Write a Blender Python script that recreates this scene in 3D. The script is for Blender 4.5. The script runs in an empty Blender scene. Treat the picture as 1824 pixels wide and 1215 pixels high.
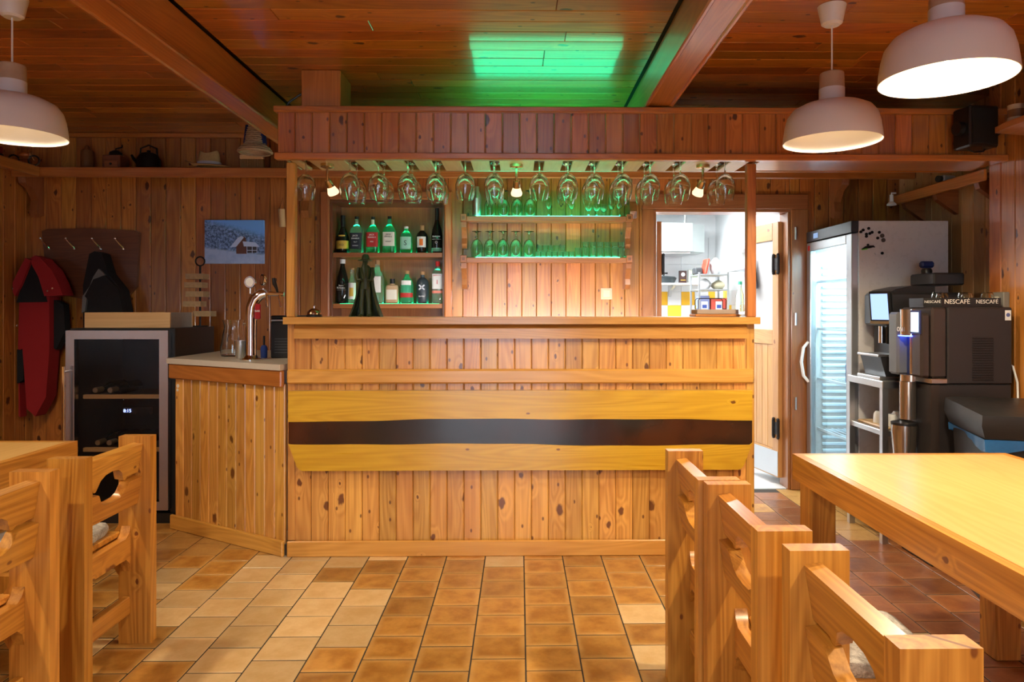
import bpy, bmesh, math, random
from mathutils import Vector, Matrix

# ---------------------------------------------------------------- camera, world, light, exposure
SC = bpy.context.scene
COL = SC.collection
PI = math.pi
random.seed(7)

_cam = bpy.data.cameras.new('camera')
_cam.sensor_width = 36.0
_cam.lens = 1240 / 1824 * 36.0
_cam.shift_x = -31 / 1824
_cam.shift_y = -56.5 / 1824
_cam.clip_start = 0.02
CAM = bpy.data.objects.new('camera', _cam)
COL.objects.link(CAM)
CAM.location = (0, 0, 1.29)
CAM.rotation_euler = (PI / 2, 0, -0.014)
SC.camera = CAM

W = bpy.data.worlds.new('world'); SC.world = W
W.use_nodes = True
W.node_tree.nodes['Background'].inputs['Color'].default_value = (0.68, 0.82, 1.0, 1)
W.node_tree.nodes['Background'].inputs['Strength'].default_value = 4.6

def area_light(name, loc, size, sizey, power, color, rot=(0, 0, 0), portal=False):
    l = bpy.data.lights.new(name, 'AREA'); l.shape = 'RECTANGLE'
    l.size = size; l.size_y = sizey; l.energy = power; l.color = color
    if portal: l.cycles.is_portal = True
    o = bpy.data.objects.new(name, l); COL.objects.link(o)
    o.location = loc; o.rotation_euler = rot
    return o

def point_light(name, loc, power, color, r=0.03):
    l = bpy.data.lights.new(name, 'POINT'); l.energy = power; l.color = color; l.shadow_soft_size = r
    o = bpy.data.objects.new(name, l); COL.objects.link(o); o.location = loc
    return o

WARM = (1.0, 0.84, 0.58)
GREEN = (0.02, 1.0, 0.42)
PENDANT_W = 62.0
# daylight comes in by an assumed glazed door in the wall behind the camera
area_light('daylight_portal', (-0.3, -3.14, 1.15), 2.0, 2.1, 1, (1, 1, 1), (PI / 2, 0, 0), portal=True)
# light of the assumed kitchen ceiling lamp, strip light of the fridge
area_light('assumed_kitchen_light', (1.05, 5.9, 2.24), 0.8, 0.8, 40, (0.93, 0.97, 1.0), (0, 0, 0))
area_light('fridge_strip', (2.34, 4.58, 1.70), 0.30, 0.50, 13, (0.62, 0.90, 1.0), (0, 0, 0))

vs = SC.view_settings
SC.display_settings.display_device = 'sRGB'
vs.view_transform = 'Standard'; vs.look = 'None'; vs.gamma = 1.0; vs.use_curve_mapping = False
vs.exposure = 0.72
SC.cycles.max_bounces = 12; SC.cycles.diffuse_bounces = 3; SC.cycles.glossy_bounces = 3; SC.cycles.transmission_bounces = 12; SC.cycles.transparent_max_bounces = 8
SC.cycles.use_adaptive_sampling = True; SC.cycles.adaptive_threshold = 0.035

# ---------------------------------------------------------------- materials
MATS = {}
class NT:
    def __init__(s, name):
        s.m = bpy.data.materials.new(name); s.m.use_nodes = True
        s.t = s.m.node_tree; s.t.nodes.clear()
        s.out = s.t.nodes.new('ShaderNodeOutputMaterial')
    def n(s, typ, **kw):
        x = s.t.nodes.new('ShaderNode' + typ)
        for k, v in kw.items(): setattr(x, k, v)
        return x
    def set(s, sock, v):
        if v is None: return
        if hasattr(v, 'is_output'): s.t.links.new(v, sock)
        else:
            if isinstance(v, (tuple, list)) and len(v) == 3 and len(sock.default_value) == 4: v = (*v, 1)
            sock.default_value = v
    def math(s, op, a, b=None, c=None, clamp=False):
        x = s.n('Math', operation=op); x.use_clamp = clamp
        for i, v in enumerate((a, b, c)):
            if v is not None: s.set(x.inputs[i], v)
        return x.outputs[0]
    def mix(s, f, a, b, mode='MIX'):
        x = s.n('Mix', data_type='RGBA', blend_type=mode)
        s.set(x.inputs[0], f); s.set(x.inputs[6], a); s.set(x.inputs[7], b)
        return x.outputs[2]
    def xyz(s, a, b, c):
        x = s.n('CombineXYZ'); s.set(x.inputs[0], a); s.set(x.inputs[1], b); s.set(x.inputs[2], c)
        return x.outputs[0]
    def noise(s, vec, scale, detail=2, rough=0.5, dist=0.0):
        x = s.n('TexNoise'); s.set(x.inputs['Vector'], vec); x.inputs['Scale'].default_value = scale
        x.inputs['Detail'].default_value = detail; x.inputs['Roughness'].default_value = rough
        x.inputs['Distortion'].default_value = dist
        return x.outputs['Fac']
    def ramp(s, f, lo, hi):
        x = s.n('MapRange', interpolation_type='SMOOTHSTEP'); s.set(x.inputs[0], f)
        s.set(x.inputs[1], lo); s.set(x.inputs[2], hi)
        return x.outputs[0]
    def bump(s, h, strength, dist=0.01):
        x = s.n('Bump'); s.set(x.inputs['Height'], h); x.inputs['Strength'].default_value = strength
        x.inputs['Distance'].default_value = dist
        return x.outputs[0]
    def bsdf(s, **kw):
        p = s.n('BsdfPrincipled')
        for k, v in kw.items(): s.set(p.inputs[k.replace('_', ' ')], v)
        s.t.links.new(p.outputs[0], s.out.inputs[0])
        return p

def plain(name, col, rough=0.5, metal=0.0, coat=0.0, noise=0.06, nscale=30, trans=0.0, ior=1.45, emit=None, es=0.0, sheen=0.0, aniso=0.0):
    if name in MATS: return MATS[name]
    N = NT(name)
    tc = N.n('TexCoord').outputs['Object']
    nf = N.noise(tc, nscale, 3)
    c = N.mix(N.math('MULTIPLY', nf, noise * 2), col, tuple(x * 0.55 for x in col))
    kw = dict(Base_Color=c, Roughness=N.math('ADD', N.math('MULTIPLY', nf, 0.08), rough - 0.04), Metallic=metal, IOR=ior)
    kw['Coat_Weight'] = coat; kw['Coat_Roughness'] = 0.08
    kw['Transmission_Weight'] = trans
    if trans: kw['Roughness'] = rough
    if sheen: kw['Sheen_Weight'] = sheen
    if emit: kw['Emission_Color'] = emit; kw['Emission_Strength'] = es
    N.bsdf(**kw)
    MATS[name] = N.m
    return N.m

def pane(name, tint, rough=0.0, mirror=1.0):
    if name in MATS: return MATS[name]
    N = NT(name)
    tr = N.n('BsdfTransparent'); tr.inputs[0].default_value = (*tint, 1)
    gl = N.n('BsdfGlossy'); gl.inputs['Roughness'].default_value = rough
    fr = N.n('Fresnel'); fr.inputs[0].default_value = 1.5
    mx = N.n('MixShader'); N.set(mx.inputs[0], N.math('MULTIPLY', N.math('MULTIPLY', fr.outputs[0], mirror), N.math('SUBTRACT', 1.0, N.n('NewGeometry').outputs['Backfacing'])))
    N.t.links.new(tr.outputs[0], mx.inputs[1]); N.t.links.new(gl.outputs[0], mx.inputs[2])
    N.t.links.new(mx.outputs[0], N.out.inputs[0])
    MATS[name] = N.m
    return N.m

def glow(name, col, strength):
    if name in MATS: return MATS[name]
    N = NT(name)
    e = N.n('Emission'); e.inputs[0].default_value = (*col, 1); e.inputs[1].default_value = strength
    N.t.links.new(e.outputs[0], N.out.inputs[0])
    MATS[name] = N.m
    return N.m

# kind: dark, light, knot colour, knot share, roughness, coat, coat roughness, variation between pieces
WOODS = {
    'bar':     ((0.47, 0.180, 0.026), (0.82, 0.435, 0.104), (0.12, 0.028, 0.006), 0.55, 0.38, 0.9, 0.20, 0.22),
    'wall':    ((0.24, 0.066, 0.008), (0.50, 0.190, 0.031), (0.05, 0.010, 0.003), 0.40, 0.38, 0.7, 0.20, 0.26),
    'ceil':    ((0.27, 0.076, 0.009), (0.56, 0.205, 0.030), (0.05, 0.011, 0.004), 0.22, 0.34, 0.8, 0.10, 0.34),
    'fascia':  ((0.27, 0.078, 0.012), (0.51, 0.190, 0.036), (0.05, 0.010, 0.004), 0.50, 0.36, 0.9, 0.2, 0.24),
    'trim':    ((0.34, 0.105, 0.02), (0.54, 0.20, 0.045), (0.12, 0.03, 0.01), 0.03, 0.34, 0.6, 0.16, 0.14),
    'rail':    ((0.54, 0.245, 0.038), (0.74, 0.385, 0.085), (0.2, 0.05, 0.01), 0.03, 0.34, 0.6, 0.16, 0.10),
    'casing':  ((0.23, 0.072, 0.02), (0.36, 0.125, 0.036), (0.09, 0.02, 0.01), 0.02, 0.34, 0.5, 0.16, 0.14),
    'dark':    ((0.10, 0.030, 0.010), (0.17, 0.055, 0.018), (0.04, 0.01, 0.005), 0.02, 0.38, 0.4, 0.2, 0.12),
    'chair':   ((0.32, 0.105, 0.011), (0.69, 0.315, 0.052), (0.14, 0.032, 0.008), 0.16, 0.36, 0.35, 0.2, 0.12),
    'table':   ((0.66, 0.37, 0.115), (0.78, 0.49, 0.18), (0.5, 0.2, 0.04), 0.0, 0.34, 0.5, 0.22, 0.05),
    'slab':    ((0.54, 0.28, 0.013), (0.74, 0.44, 0.032), (0.16, 0.04, 0.006), 0.10, 0.30, 0.9, 0.13, 0.05),
    'leaf':    ((0.48, 0.23, 0.07), (0.62, 0.34, 0.12), (0.25, 0.08, 0.02), 0.05, 0.36, 0.4, 0.2, 0.10),
    'pale':    ((0.55, 0.34, 0.15), (0.70, 0.48, 0.24), (0.3, 0.12, 0.03), 0.02, 0.45, 0.15, 0.3, 0.10),
    'alcove':  ((0.36, 0.20, 0.075), (0.50, 0.30, 0.125), (0.09, 0.025, 0.008), 0.34, 0.45, 0.3, 0.3, 0.2),
    'slat':    ((0.66, 0.50, 0.30), (0.80, 0.66, 0.44), (0.4, 0.2, 0.08), 0.02, 0.42, 0.2, 0.3, 0.10),
}
def wood(kind, axis='z'):
    key = 'wood_%s_%s' % (kind, axis)
    if key in MATS: return MATS[key]
    dk, lt, kn, kshare, rough, coat, crough, var = WOODS[kind]
    N = NT(key)
    tc = N.n('TexCoord').outputs['Object']
    sp = N.n('SeparateXYZ'); N.set(sp.inputs[0], tc)
    g, a, b = {'z': (2, 0, 1), 'x': (0, 2, 1), 'y': (1, 0, 2)}[axis]
    g, a, b = sp.outputs[g], sp.outputs[a], sp.outputs[b]
    rnd = N.n('ObjectInfo').outputs['Random']
    off = N.math('MULTIPLY', rnd, 61.0)
    # knots
    ab = N.math('ADD', a, b)
    kv = N.xyz(N.math('ADD', N.math('MULTIPLY', ab, 7.5), off), N.math('ADD', N.math('MULTIPLY', g, 4.2), off), 0.0)
    vo = N.n('TexVoronoi', voronoi_dimensions='2D'); N.set(vo.inputs['Vector'], kv); vo.inputs['Scale'].default_value = 1.0
    vo.inputs['Randomness'].default_value = 0.85
    vc = N.n('SeparateXYZ'); N.set(vc.inputs[0], vo.outputs['Color'])
    has = N.math('LESS_THAN', vc.outputs[0], kshare)
    size = N.math('ADD', N.math('MULTIPLY', N.math('POWER', vc.outputs[1], 1.6), 0.13), 0.035)
    wob = N.math('ADD', vo.outputs['Distance'], N.math('MULTIPLY', N.math('SUBTRACT', N.noise(kv, 6.0, 1, 0.65), 0.5), 0.16))
    core = N.math('MULTIPLY', N.math('SUBTRACT', 1.0, N.ramp(wob, N.math('MULTIPLY', size, 0.55), size)), has)
    halo = N.math('MULTIPLY', N.math('SUBTRACT', 1.0, N.ramp(vo.outputs['Distance'], size, N.math('MULTIPLY', size, 3.2))), has)
    # grain lines: contours of a stretched noise, bent round the knots
    gv = N.xyz(N.math('ADD', N.math('MULTIPLY', a, 9.0), off), N.math('ADD', N.math('MULTIPLY', b, 9.0), off), N.math('ADD', N.math('MULTIPLY', g, 0.75), off))
    big = N.noise(gv, 1.0, 1, 0.45, 0.3)
    big2 = N.math('ADD', big, N.math('MULTIPLY', halo, 0.10))
    ring = N.math('ADD', N.math('MULTIPLY', N.math('SINE', N.math('MULTIPLY', big2, 78.0)), 0.5), 0.5)
    fv = N.xyz(N.math('ADD', N.math('MULTIPLY', a, 170.0), off), N.math('MULTIPLY', b, 170.0), N.math('ADD', N.math('MULTIPLY', g, 3.0), off))
    fine = N.noise(fv, 1.0, 1, 0.6)
    mixv = N.math('ADD', N.math('ADD', N.math('MULTIPLY', ring, 0.36), N.math('MULTIPLY', big, 0.75)), N.math('SUBTRACT', N.math('MULTIPLY', fine, 0.75), 0.42), clamp=True)
    c = N.mix(mixv, dk, lt)
    c = N.mix(N.math('MULTIPLY', halo, 0.30), c, tuple(min(1.0, x * 1.02) for x in lt))
    v2 = N.n('TexVoronoi', voronoi_dimensions='2D'); N.set(v2.inputs['Vector'], kv); v2.inputs['Scale'].default_value = 2.3
    w2 = N.n('SeparateXYZ'); N.set(w2.inputs[0], v2.outputs['Color'])
    tiny = N.math('MULTIPLY', N.math('SUBTRACT', 1.0, N.ramp(v2.outputs['Distance'], 0.06, 0.13)), N.math('LESS_THAN', w2.outputs[0], kshare * 0.30))
    c = N.mix(N.math('MULTIPLY', tiny, 0.85), c, kn)
    c = N.mix(N.math('MULTIPLY', core, 0.92), c, kn)
    hs = N.n('HueSaturation')
    N.set(hs.inputs['Color'], c)
    r2 = N.math('FRACT', N.math('MULTIPLY', rnd, 17.31))
    N.set(hs.inputs['Hue'], N.math('ADD', N.math('MULTIPLY', N.math('SUBTRACT', r2, 0.5), 0.013 * (var / 0.2)), 0.5))
    N.set(hs.inputs['Saturation'], 1.0)
    N.set(hs.inputs['Value'], N.math('ADD', N.math('MULTIPLY', N.math('SUBTRACT', rnd, 0.5), var * 1.6), 1.0))
    N.bsdf(Base_Color=hs.outputs[0], Roughness=N.math('ADD', N.math('MULTIPLY', fine, 0.1), rough - 0.05),
           Coat_Weight=coat, Coat_Roughness=crough)
    MATS[key] = N.m
    return N.m

# ---------------------------------------------------------------- mesh helpers
def link(o, parent=None):
    COL.objects.link(o)
    if parent is not None: o.parent = parent
    return o

def tag(o, label=None, cat=None, group=None, kind=None):
    if label: o['label'] = label
    if cat: o['category'] = cat
    if group: o['group'] = group
    if kind: o['kind'] = kind
    return o

def thing(name, label, cat, loc=(0, 0, 0), rz=0.0, group=None):
    o = bpy.data.objects.new(name, None); link(o)
    o.empty_display_size = 0.1
    o.location = loc; o.rotation_euler = (0, 0, rz)
    return tag(o, label, cat, group)

def copy_tree(o, parent=None, top=True):
    c = o.copy(); COL.objects.link(c)
    if not top: c.parent = parent
    for ch in o.children: copy_tree(ch, c, False)
    return c

class B:
    """collects shapes (in the coordinates of `o`) and links them as one mesh object"""
    def __init__(s, o=(0, 0, 0)):
        s.bm = bmesh.new(); s.o = Vector(o)
    def _v(s, p): return s.bm.verts.new(Vector(p) - s.o)
    def box(s, x0, x1, y0, y1, z0, z1, b=0.0):
        b = min(b, abs(x1 - x0) * 0.45, abs(y1 - y0) * 0.45, abs(z1 - z0) * 0.45)
        if b <= 0:
            v = [s._v((x, y, z)) for x in (x0, x1) for y in (y0, y1) for z in (z0, z1)]
            for f in ((0, 1, 3, 2), (4, 6, 7, 5), (0, 4, 5, 1), (2, 3, 7, 6), (0, 2, 6, 4), (1, 5, 7, 3)):
                s.bm.faces.new([v[i] for i in f])
            return s
        # chamfered box: three verts per corner
        V = {}
        for i, x in enumerate((x0, x1)):
            for j, y in enumerate((y0, y1)):
                for k, z in enumerate((z0, z1)):
                    xi = x + b * (1 - 2 * i); yi = y + b * (1 - 2 * j); zi = z + b * (1 - 2 * k)
                    V[i, j, k] = (s._v((x, yi, zi)), s._v((xi, y, zi)), s._v((xi, yi, z)))
        F = s.bm.faces.new
        for i in (0, 1): F([V[i, j, k][0] for j, k in ((0, 0), (0, 1), (1, 1), (1, 0))])
        for j in (0, 1): F([V[i, j, k][1] for i, k in ((0, 0), (0, 1), (1, 1), (1, 0))])
        for k in (0, 1): F([V[i, j, k][2] for i, j in ((0, 0), (0, 1), (1, 1), (1, 0))])
        for a in (0, 1):
            for c in (0, 1):
                F([V[a, c, 0][0], V[a, c, 0][1], V[a, c, 1][1], V[a, c, 1][0]])
                F([V[a, 0, c][0], V[a, 0, c][2], V[a, 1, c][2], V[a, 1, c][0]])
                F([V[0, a, c][1], V[0, a, c][2], V[1, a, c][2], V[1, a, c][1]])
        for key in V: F(list(V[key]))
        return s
    def rings(s, rings, close=True, cap0=True, cap1=True):
        R = [[s._v(p) for p in r] for r in rings]
        n = len(R[0])
        for q in range(len(R) - 1):
            for i in range(n if close else n - 1):
                j = (i + 1) % n
                s.bm.faces.new((R[q][i], R[q][j], R[q + 1][j], R[q + 1][i]))
        if cap0 and n > 2: s.bm.faces.new(R[0])
        if cap1 and n > 2: s.bm.faces.new(R[-1])
        return s
    def cyl(s, p0, p1, r0, r1=None, n=12, caps=True):
        r1 = r0 if r1 is None else r1
        p0, p1 = Vector(p0), Vector(p1)
        d = (p1 - p0).normalized()
        u = d.cross(Vector((0, 0, 1)) if abs(d.z) < 0.9 else Vector((1, 0, 0))).normalized(); w = d.cross(u)
        def ring(p, r): return [p + (u * math.cos(2 * PI * i / n) + w * math.sin(2 * PI * i / n)) * r for i in range(n)]
        return s.rings([ring(p0, r0), ring(p1, r1)], True, caps, caps)
    def tube(s, pts, r, n=8, caps=True):
        pts = [Vector(p) for p in pts]
        rs = r if isinstance(r, (list, tuple)) else [r] * len(pts)
        rings = []; u = None
        for i, p in enumerate(pts):
            d = (pts[min(i + 1, len(pts) - 1)] - pts[max(i - 1, 0)]).normalized()
            if u is None: u = d.cross(Vector((0, 0, 1)) if abs(d.z) < 0.9 else Vector((1, 0, 0))).normalized()
            else: u = (u - d * u.dot(d)).normalized()
            w = d.cross(u)
            rings.append([p + (u * math.cos(2 * PI * k / n) + w * math.sin(2 * PI * k / n)) * rs[i] for k in range(n)])
        return s.rings(rings, True, caps, caps)
    def lathe(s, prof, c=(0, 0, 0), n=24, axis='z'):
        """prof: (radius, height) pairs; a radius of 0 closes the end"""
        c = Vector(c)
        def at(r, h, t):
            if axis == 'z': return c + Vector((r * math.cos(t), r * math.sin(t), h))
            if axis == 'y': return c + Vector((r * math.cos(t), h, r * math.sin(t)))
            return c + Vector((h, r * math.cos(t), r * math.sin(t)))
        prev = None
        for r, h in prof:
            cur = [s._v(at(0, h, 0))] if r <= 1e-6 else [s._v(at(r, h, 2 * PI * i / n)) for i in range(n)]
            if prev:
                if len(prev) == 1 and len(cur) > 1:
                    for i in range(n): s.bm.faces.new((prev[0], cur[i], cur[(i + 1) % n]))
                elif len(cur) == 1 and len(prev) > 1:
                    for i in range(n): s.bm.faces.new((prev[i], prev[(i + 1) % n], cur[0]))
                elif len(cur) > 1:
                    for i in range(n): s.bm.faces.new((prev[i], prev[(i + 1) % n], cur[(i + 1) % n], cur[i]))
            prev = cur
        return s
    def prism(s, poly, a0, a1, axis='y'):
        """extrude a polygon: axis y takes (x, z) pairs, x takes (y, z), z takes (x, y)"""
        def at(p, h):
            if axis == 'y': return (p[0], h, p[1])
            if axis == 'x': return (h, p[0], p[1])
            return (p[0], p[1], h)
        A = [s._v(at(p, a0)) for p in poly]; Z = [s._v(at(p, a1)) for p in poly]
        n = len(poly)
        s.bm.faces.new(A); s.bm.faces.new(Z)
        for i in range(n): s.bm.faces.new((A[i], A[(i + 1) % n], Z[(i + 1) % n], Z[i]))
        return s
    def ball(s, c, r, sx=1, sy=1, sz=1, n=12, m=8):
        prof = [(max(0.0, math.sin(PI * i / m)) * 1.0, -math.cos(PI * i / m)) for i in range(m + 1)]
        c = Vector(c); prev = None
        for rr, h in prof:
            cur = [s._v(c + Vector((0, 0, h * r * sz)))] if rr < 1e-6 else [s._v(c + Vector((rr * r * sx * math.cos(2 * PI * i / n), rr * r * sy * math.sin(2 * PI * i / n), h * r * sz))) for i in range(n)]
            if prev:
                if len(prev) == 1:
                    for i in range(n): s.bm.faces.new((prev[0], cur[i], cur[(i + 1) % n]))
                elif len(cur) == 1:
                    for i in range(n): s.bm.faces.new((prev[i], prev[(i + 1) % n], cur[0]))
                else:
                    for i in range(n): s.bm.faces.new((prev[i], prev[(i + 1) % n], cur[(i + 1) % n], cur[i]))
            prev = cur
        return s
    def xf(s, mat):
        bmesh.ops.transform(s.bm, matrix=mat, verts=s.bm.verts); return s
    def bevel(s, w, seg=2, ang=0.6):
        es = [e for e in s.bm.edges if len(e.link_faces) == 2 and e.calc_face_angle(0) > ang]
        bmesh.ops.bevel(s.bm, geom=es, offset=w, segments=seg, profile=0.5, affect='EDGES'); return s
    def build(s, name, mat, parent=None, smooth=True, loc=None, rot=None):
        bmesh.ops.recalc_face_normals(s.bm, faces=s.bm.faces)
        me = bpy.data.meshes.new(name); s.bm.to_mesh(me); s.bm.free()
        if smooth:
            me.shade_smooth()
            if hasattr(me, 'set_sharp_from_angle'): me.set_sharp_from_angle(angle=0.6)
        if mat is not None: me.materials.append(mat)
        o = bpy.data.objects.new(name, me); link(o, parent)
        if loc is not None: o.location = loc
        if rot is not None: o.rotation_euler = rot
        return o

_PL = {}
def plank(name, x0, x1, y0, y1, z0, z1, kind, parent=None, off=(0, 0, 0), b=0.003, axis=None, rot=None):
    """one board: its own object, origin at its centre; alike boards share mesh data"""
    d = (x1 - x0, y1 - y0, z1 - z0)
    axis = axis or 'xyz'[max(range(3), key=lambda i: d[i])]
    key = (round(d[0], 4), round(d[1], 4), round(d[2], 4), kind, b, axis)
    if key not in _PL:
        t = B().box(-d[0] / 2, d[0] / 2, -d[1] / 2, d[1] / 2, -d[2] / 2, d[2] / 2, b)
        bmesh.ops.recalc_face_normals(t.bm, faces=t.bm.faces)
        me = bpy.data.meshes.new(name); t.bm.to_mesh(me); t.bm.free()
        me.materials.append(wood(kind, axis) if isinstance(kind, str) else kind)
        _PL[key] = me
    o = bpy.data.objects.new(name, _PL[key]); link(o, parent)
    o.location = ((x0 + x1) / 2 - off[0], (y0 + y1) / 2 - off[1], (z0 + z1) / 2 - off[2])
    if rot: o.rotation_euler = rot
    return o

def text(name, s, size, loc, rot, mat, parent=None, off=(0, 0, 0), depth=0.0006, sx=1.0):
    cu = bpy.data.curves.new(name, 'FONT'); cu.body = s; cu.size = size; cu.extrude = depth
    cu.align_x = 'CENTER'; cu.align_y = 'CENTER'; cu.resolution_u = 3
    t = bpy.data.objects.new('tmp', cu); COL.objects.link(t)
    bpy.context.view_layer.update()
    me = bpy.data.meshes.new_from_object(t.evaluated_get(bpy.context.evaluated_depsgraph_get()))
    bpy.data.objects.remove(t); bpy.data.curves.remove(cu)
    me.name = name; me.materials.clear(); me.materials.append(mat)
    o = bpy.data.objects.new(name, me); link(o, parent)
    o.location = Vector(loc) - Vector(off); o.rotation_euler = rot; o.scale = (sx, 1, 1)
    return o
FRONT = (PI / 2, 0, 0)          # faces the -Y side
LEFTF = (PI / 2, 0, -PI / 2)    # faces the -X side

STEEL = plain('brushed_steel', (0.62, 0.62, 0.62), 0.34, 1.0, nscale=8)
CHROME = plain('chrome', (0.82, 0.82, 0.82), 0.08, 1.0, noise=0.02)
BLACK = plain('black_plastic', (0.012, 0.012, 0.013), 0.35)
BLACKM = plain('black_metal', (0.012, 0.011, 0.011), 0.45, 0.6)
WHITE = plain('white_paint', (0.80, 0.78, 0.75), 0.35, noise=0.02)
GLASS2 = plain('green_lit_cup_glass', (0.80, 1.0, 0.92), 0.22, trans=1.0, ior=1.45, noise=0.0)  # mint tint puts the green LED glow into the cups' colour
GLASS = plain('clear_glass', (0.97, 1.0, 0.985), 0.0, trans=1.0, ior=1.45, noise=0.0)
# ---------------------------------------------------------------- the room
CEIL = 2.53
XL, XR, XA = -3.45, 2.53, 2.74      # left wall, right wall, right wall of the alcove
YB, YR = 4.98, -3.2                 # back wall, rear wall behind the camera
YJ = 3.72                           # where the right wall jogs out to the alcove
GROUT = plain('floor_grout', (0.055, 0.045, 0.036), 0.85, nscale=90, noise=0.2)
BACKING = plain('wall_backing', (0.035, 0.013, 0.005), 0.7)

def tile_material(name, c0, c1, edge):
    N = NT(name)
    tc = N.n('TexCoord').outputs['Object']
    rnd = N.n('ObjectInfo').outputs['Random']
    sp = N.n('SeparateXYZ'); N.set(sp.inputs[0], tc)
    off = N.math('MULTIPLY', rnd, 47.0)
    v = N.xyz(N.math('ADD', sp.outputs[0], off), N.math('ADD', sp.outputs[1], off), off)
    blot = N.noise(v, 11.0, 4, 0.6)
    fine = N.noise(v, 70.0, 3, 0.6)
    ex = N.math('SUBTRACT', 0.0975, N.math('ABSOLUTE', sp.outputs[0]))
    ey = N.math('SUBTRACT', 0.0890, N.math('ABSOLUTE', sp.outputs[1]))
    e = N.math('MINIMUM', ex, ey)
    e = N.math('ADD', e, N.math('MULTIPLY', N.math('SUBTRACT', N.noise(v, 22.0, 2), 0.5), 0.03))
    em = N.math('SUBTRACT', 1.0, N.ramp(e, 0.0, 0.028))
    c = N.mix(N.ramp(blot, 0.3, 0.7), c0, c1)
    c = N.mix(N.math('MULTIPLY', em, 0.45), c, edge)
    c = N.mix(N.math('MULTIPLY', fine, 0.25), c, tuple(x * 0.6 for x in c0))
    hs = N.n('HueSaturation'); N.set(hs.inputs['Color'], c)
    N.set(hs.inputs['Value'], N.math('ADD', N.math('MULTIPLY', rnd, 0.42), 0.78))
    hs.inputs['Saturation'].default_value = 1.0
    N.bsdf(Base_Color=hs.outputs[0], Roughness=N.math('ADD', N.math('MULTIPLY', fine, 0.2), 0.24), Coat_Weight=0.25, Coat_Roughness=0.2,
           Normal=N.bump(blot, 0.10, 0.004))
    return N.m
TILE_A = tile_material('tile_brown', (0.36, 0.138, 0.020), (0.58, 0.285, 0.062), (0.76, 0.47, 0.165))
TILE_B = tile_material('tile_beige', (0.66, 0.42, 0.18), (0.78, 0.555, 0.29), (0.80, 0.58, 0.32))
TILE_C = tile_material('tile_brown_dim', (0.22, 0.066, 0.020), (0.34, 0.120, 0.038), (0.44, 0.19, 0.07))  # brown tile again, weaker warm light on the right painted into its colour

FLOOR = B().box(XL, XA, YR, YB + 0.12, -0.06, -0.0014).build('floor', GROUT); tag(FLOOR, kind='structure')
def _ease(mat):
    t = B().box(-0.0978, 0.0978, -0.0886, 0.0886, -0.010, 0.0, 0.0012)
    bmesh.ops.recalc_face_normals(t.bm, faces=t.bm.faces)
    me = bpy.data.meshes.new('tile'); t.bm.to_mesh(me); t.bm.free(); me.materials.append(mat); return me
TM = [_ease(m) for m in (TILE_A, TILE_B, TILE_C)]
rest = B()
for k in range(-18, 14):
    xc = 0.022 + 0.2012 * (k + 0.5)
    if xc - 0.1 < XL or xc + 0.1 > XA: continue
    y0 = (3.49 if k % 2 else 3.404) + 0.184 * 8
    for r in range(48):
        yc = y0 - 0.184 * (r + 0.5)
        if yc < YR + 0.1 or yc > YB - 0.02: continue
        seen = yc > 2.28 and abs(xc / yc) < 0.80
        if seen and yc > 3.75 and -1.9 < xc < 1.15: seen = False
        if seen and xc > 1.9 and yc > 3.9: seen = False
        if seen and xc < -2.1 and yc > 4.2: seen = False
        if seen:
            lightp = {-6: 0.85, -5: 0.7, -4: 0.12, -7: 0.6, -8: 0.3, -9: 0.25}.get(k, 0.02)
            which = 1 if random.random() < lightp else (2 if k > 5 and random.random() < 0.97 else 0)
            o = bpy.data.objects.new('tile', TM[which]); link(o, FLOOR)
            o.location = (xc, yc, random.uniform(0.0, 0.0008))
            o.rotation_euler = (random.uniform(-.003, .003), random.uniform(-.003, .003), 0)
        else:
            rest.box(xc - 0.0978, xc + 0.0978, yc - 0.0893, yc + 0.0893, -0.010, 0.0)
tf = rest.build('tile_field', TILE_A, FLOOR, smooth=False); tag(tf, kind='stuff')

# ceiling: boards along x between beams that run towards the bar
CEILING = B().box(XL, XA, YR, YB, CEIL + 0.014, CEIL + 0.12).build('ceiling', BACKING); tag(CEILING, kind='structure')
BEAMS = ((-1.53, -1.39), (0.64, 0.79))
bays = ((XL, -1.53), (-1.39, 0.64), (0.79, XA))
y = YB
cfield = B()
while y > YR + 0.1:
    y0 = y - 0.110
    for (a, c) in bays:
        if y > 2.45:
            cuts = sorted([a, c] + ([random.uniform(a + 0.3, c - 0.3)] if random.random() < 0.75 else []))
            for u, w in zip(cuts[:-1], cuts[1:]):
                o = plank('ceiling_board', u + 0.0008, w - 0.0008, y0 + 0.0012, y - 0.0012, CEIL, CEIL + 0.014, 'ceil', CEILING, b=0.0025, axis='x')
                o.rotation_euler = (random.uniform(-.018, .018), 0, 0)
        else:
            cfield.box(a, c, y0 + 0.0012, y - 0.0012, CEIL, CEIL + 0.014)
    y = y0
cf = cfield.build('ceiling_boarding', wood('ceil', 'x'), CEILING, smooth=False); tag(cf, kind='stuff')
for i, (a, c) in enumerate(BEAMS):
    bt = thing('ceiling_beam', ('heavy dark wooden beam under the ceiling above the wicker basket', 'glossy orange wooden beam under the ceiling above the bar canopy')[i], 'beam', (a, YR, 2.335))
    of = (a, YR, 2.335)
    plank('beam_timber', a + 0.012, c - 0.012, YR, YB - 0.02, 2.337, CEIL - 0.002, 'trim', bt, of, 0.006)
    plank('edge_moulding', a, a + 0.022, YR, YB - 0.02, 2.330, 2.352, 'trim', bt, of, 0.006)
    plank('edge_moulding', c - 0.022, c, YR, YB - 0.02, 2.330, 2.352, 'trim', bt, of, 0.006)

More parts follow.
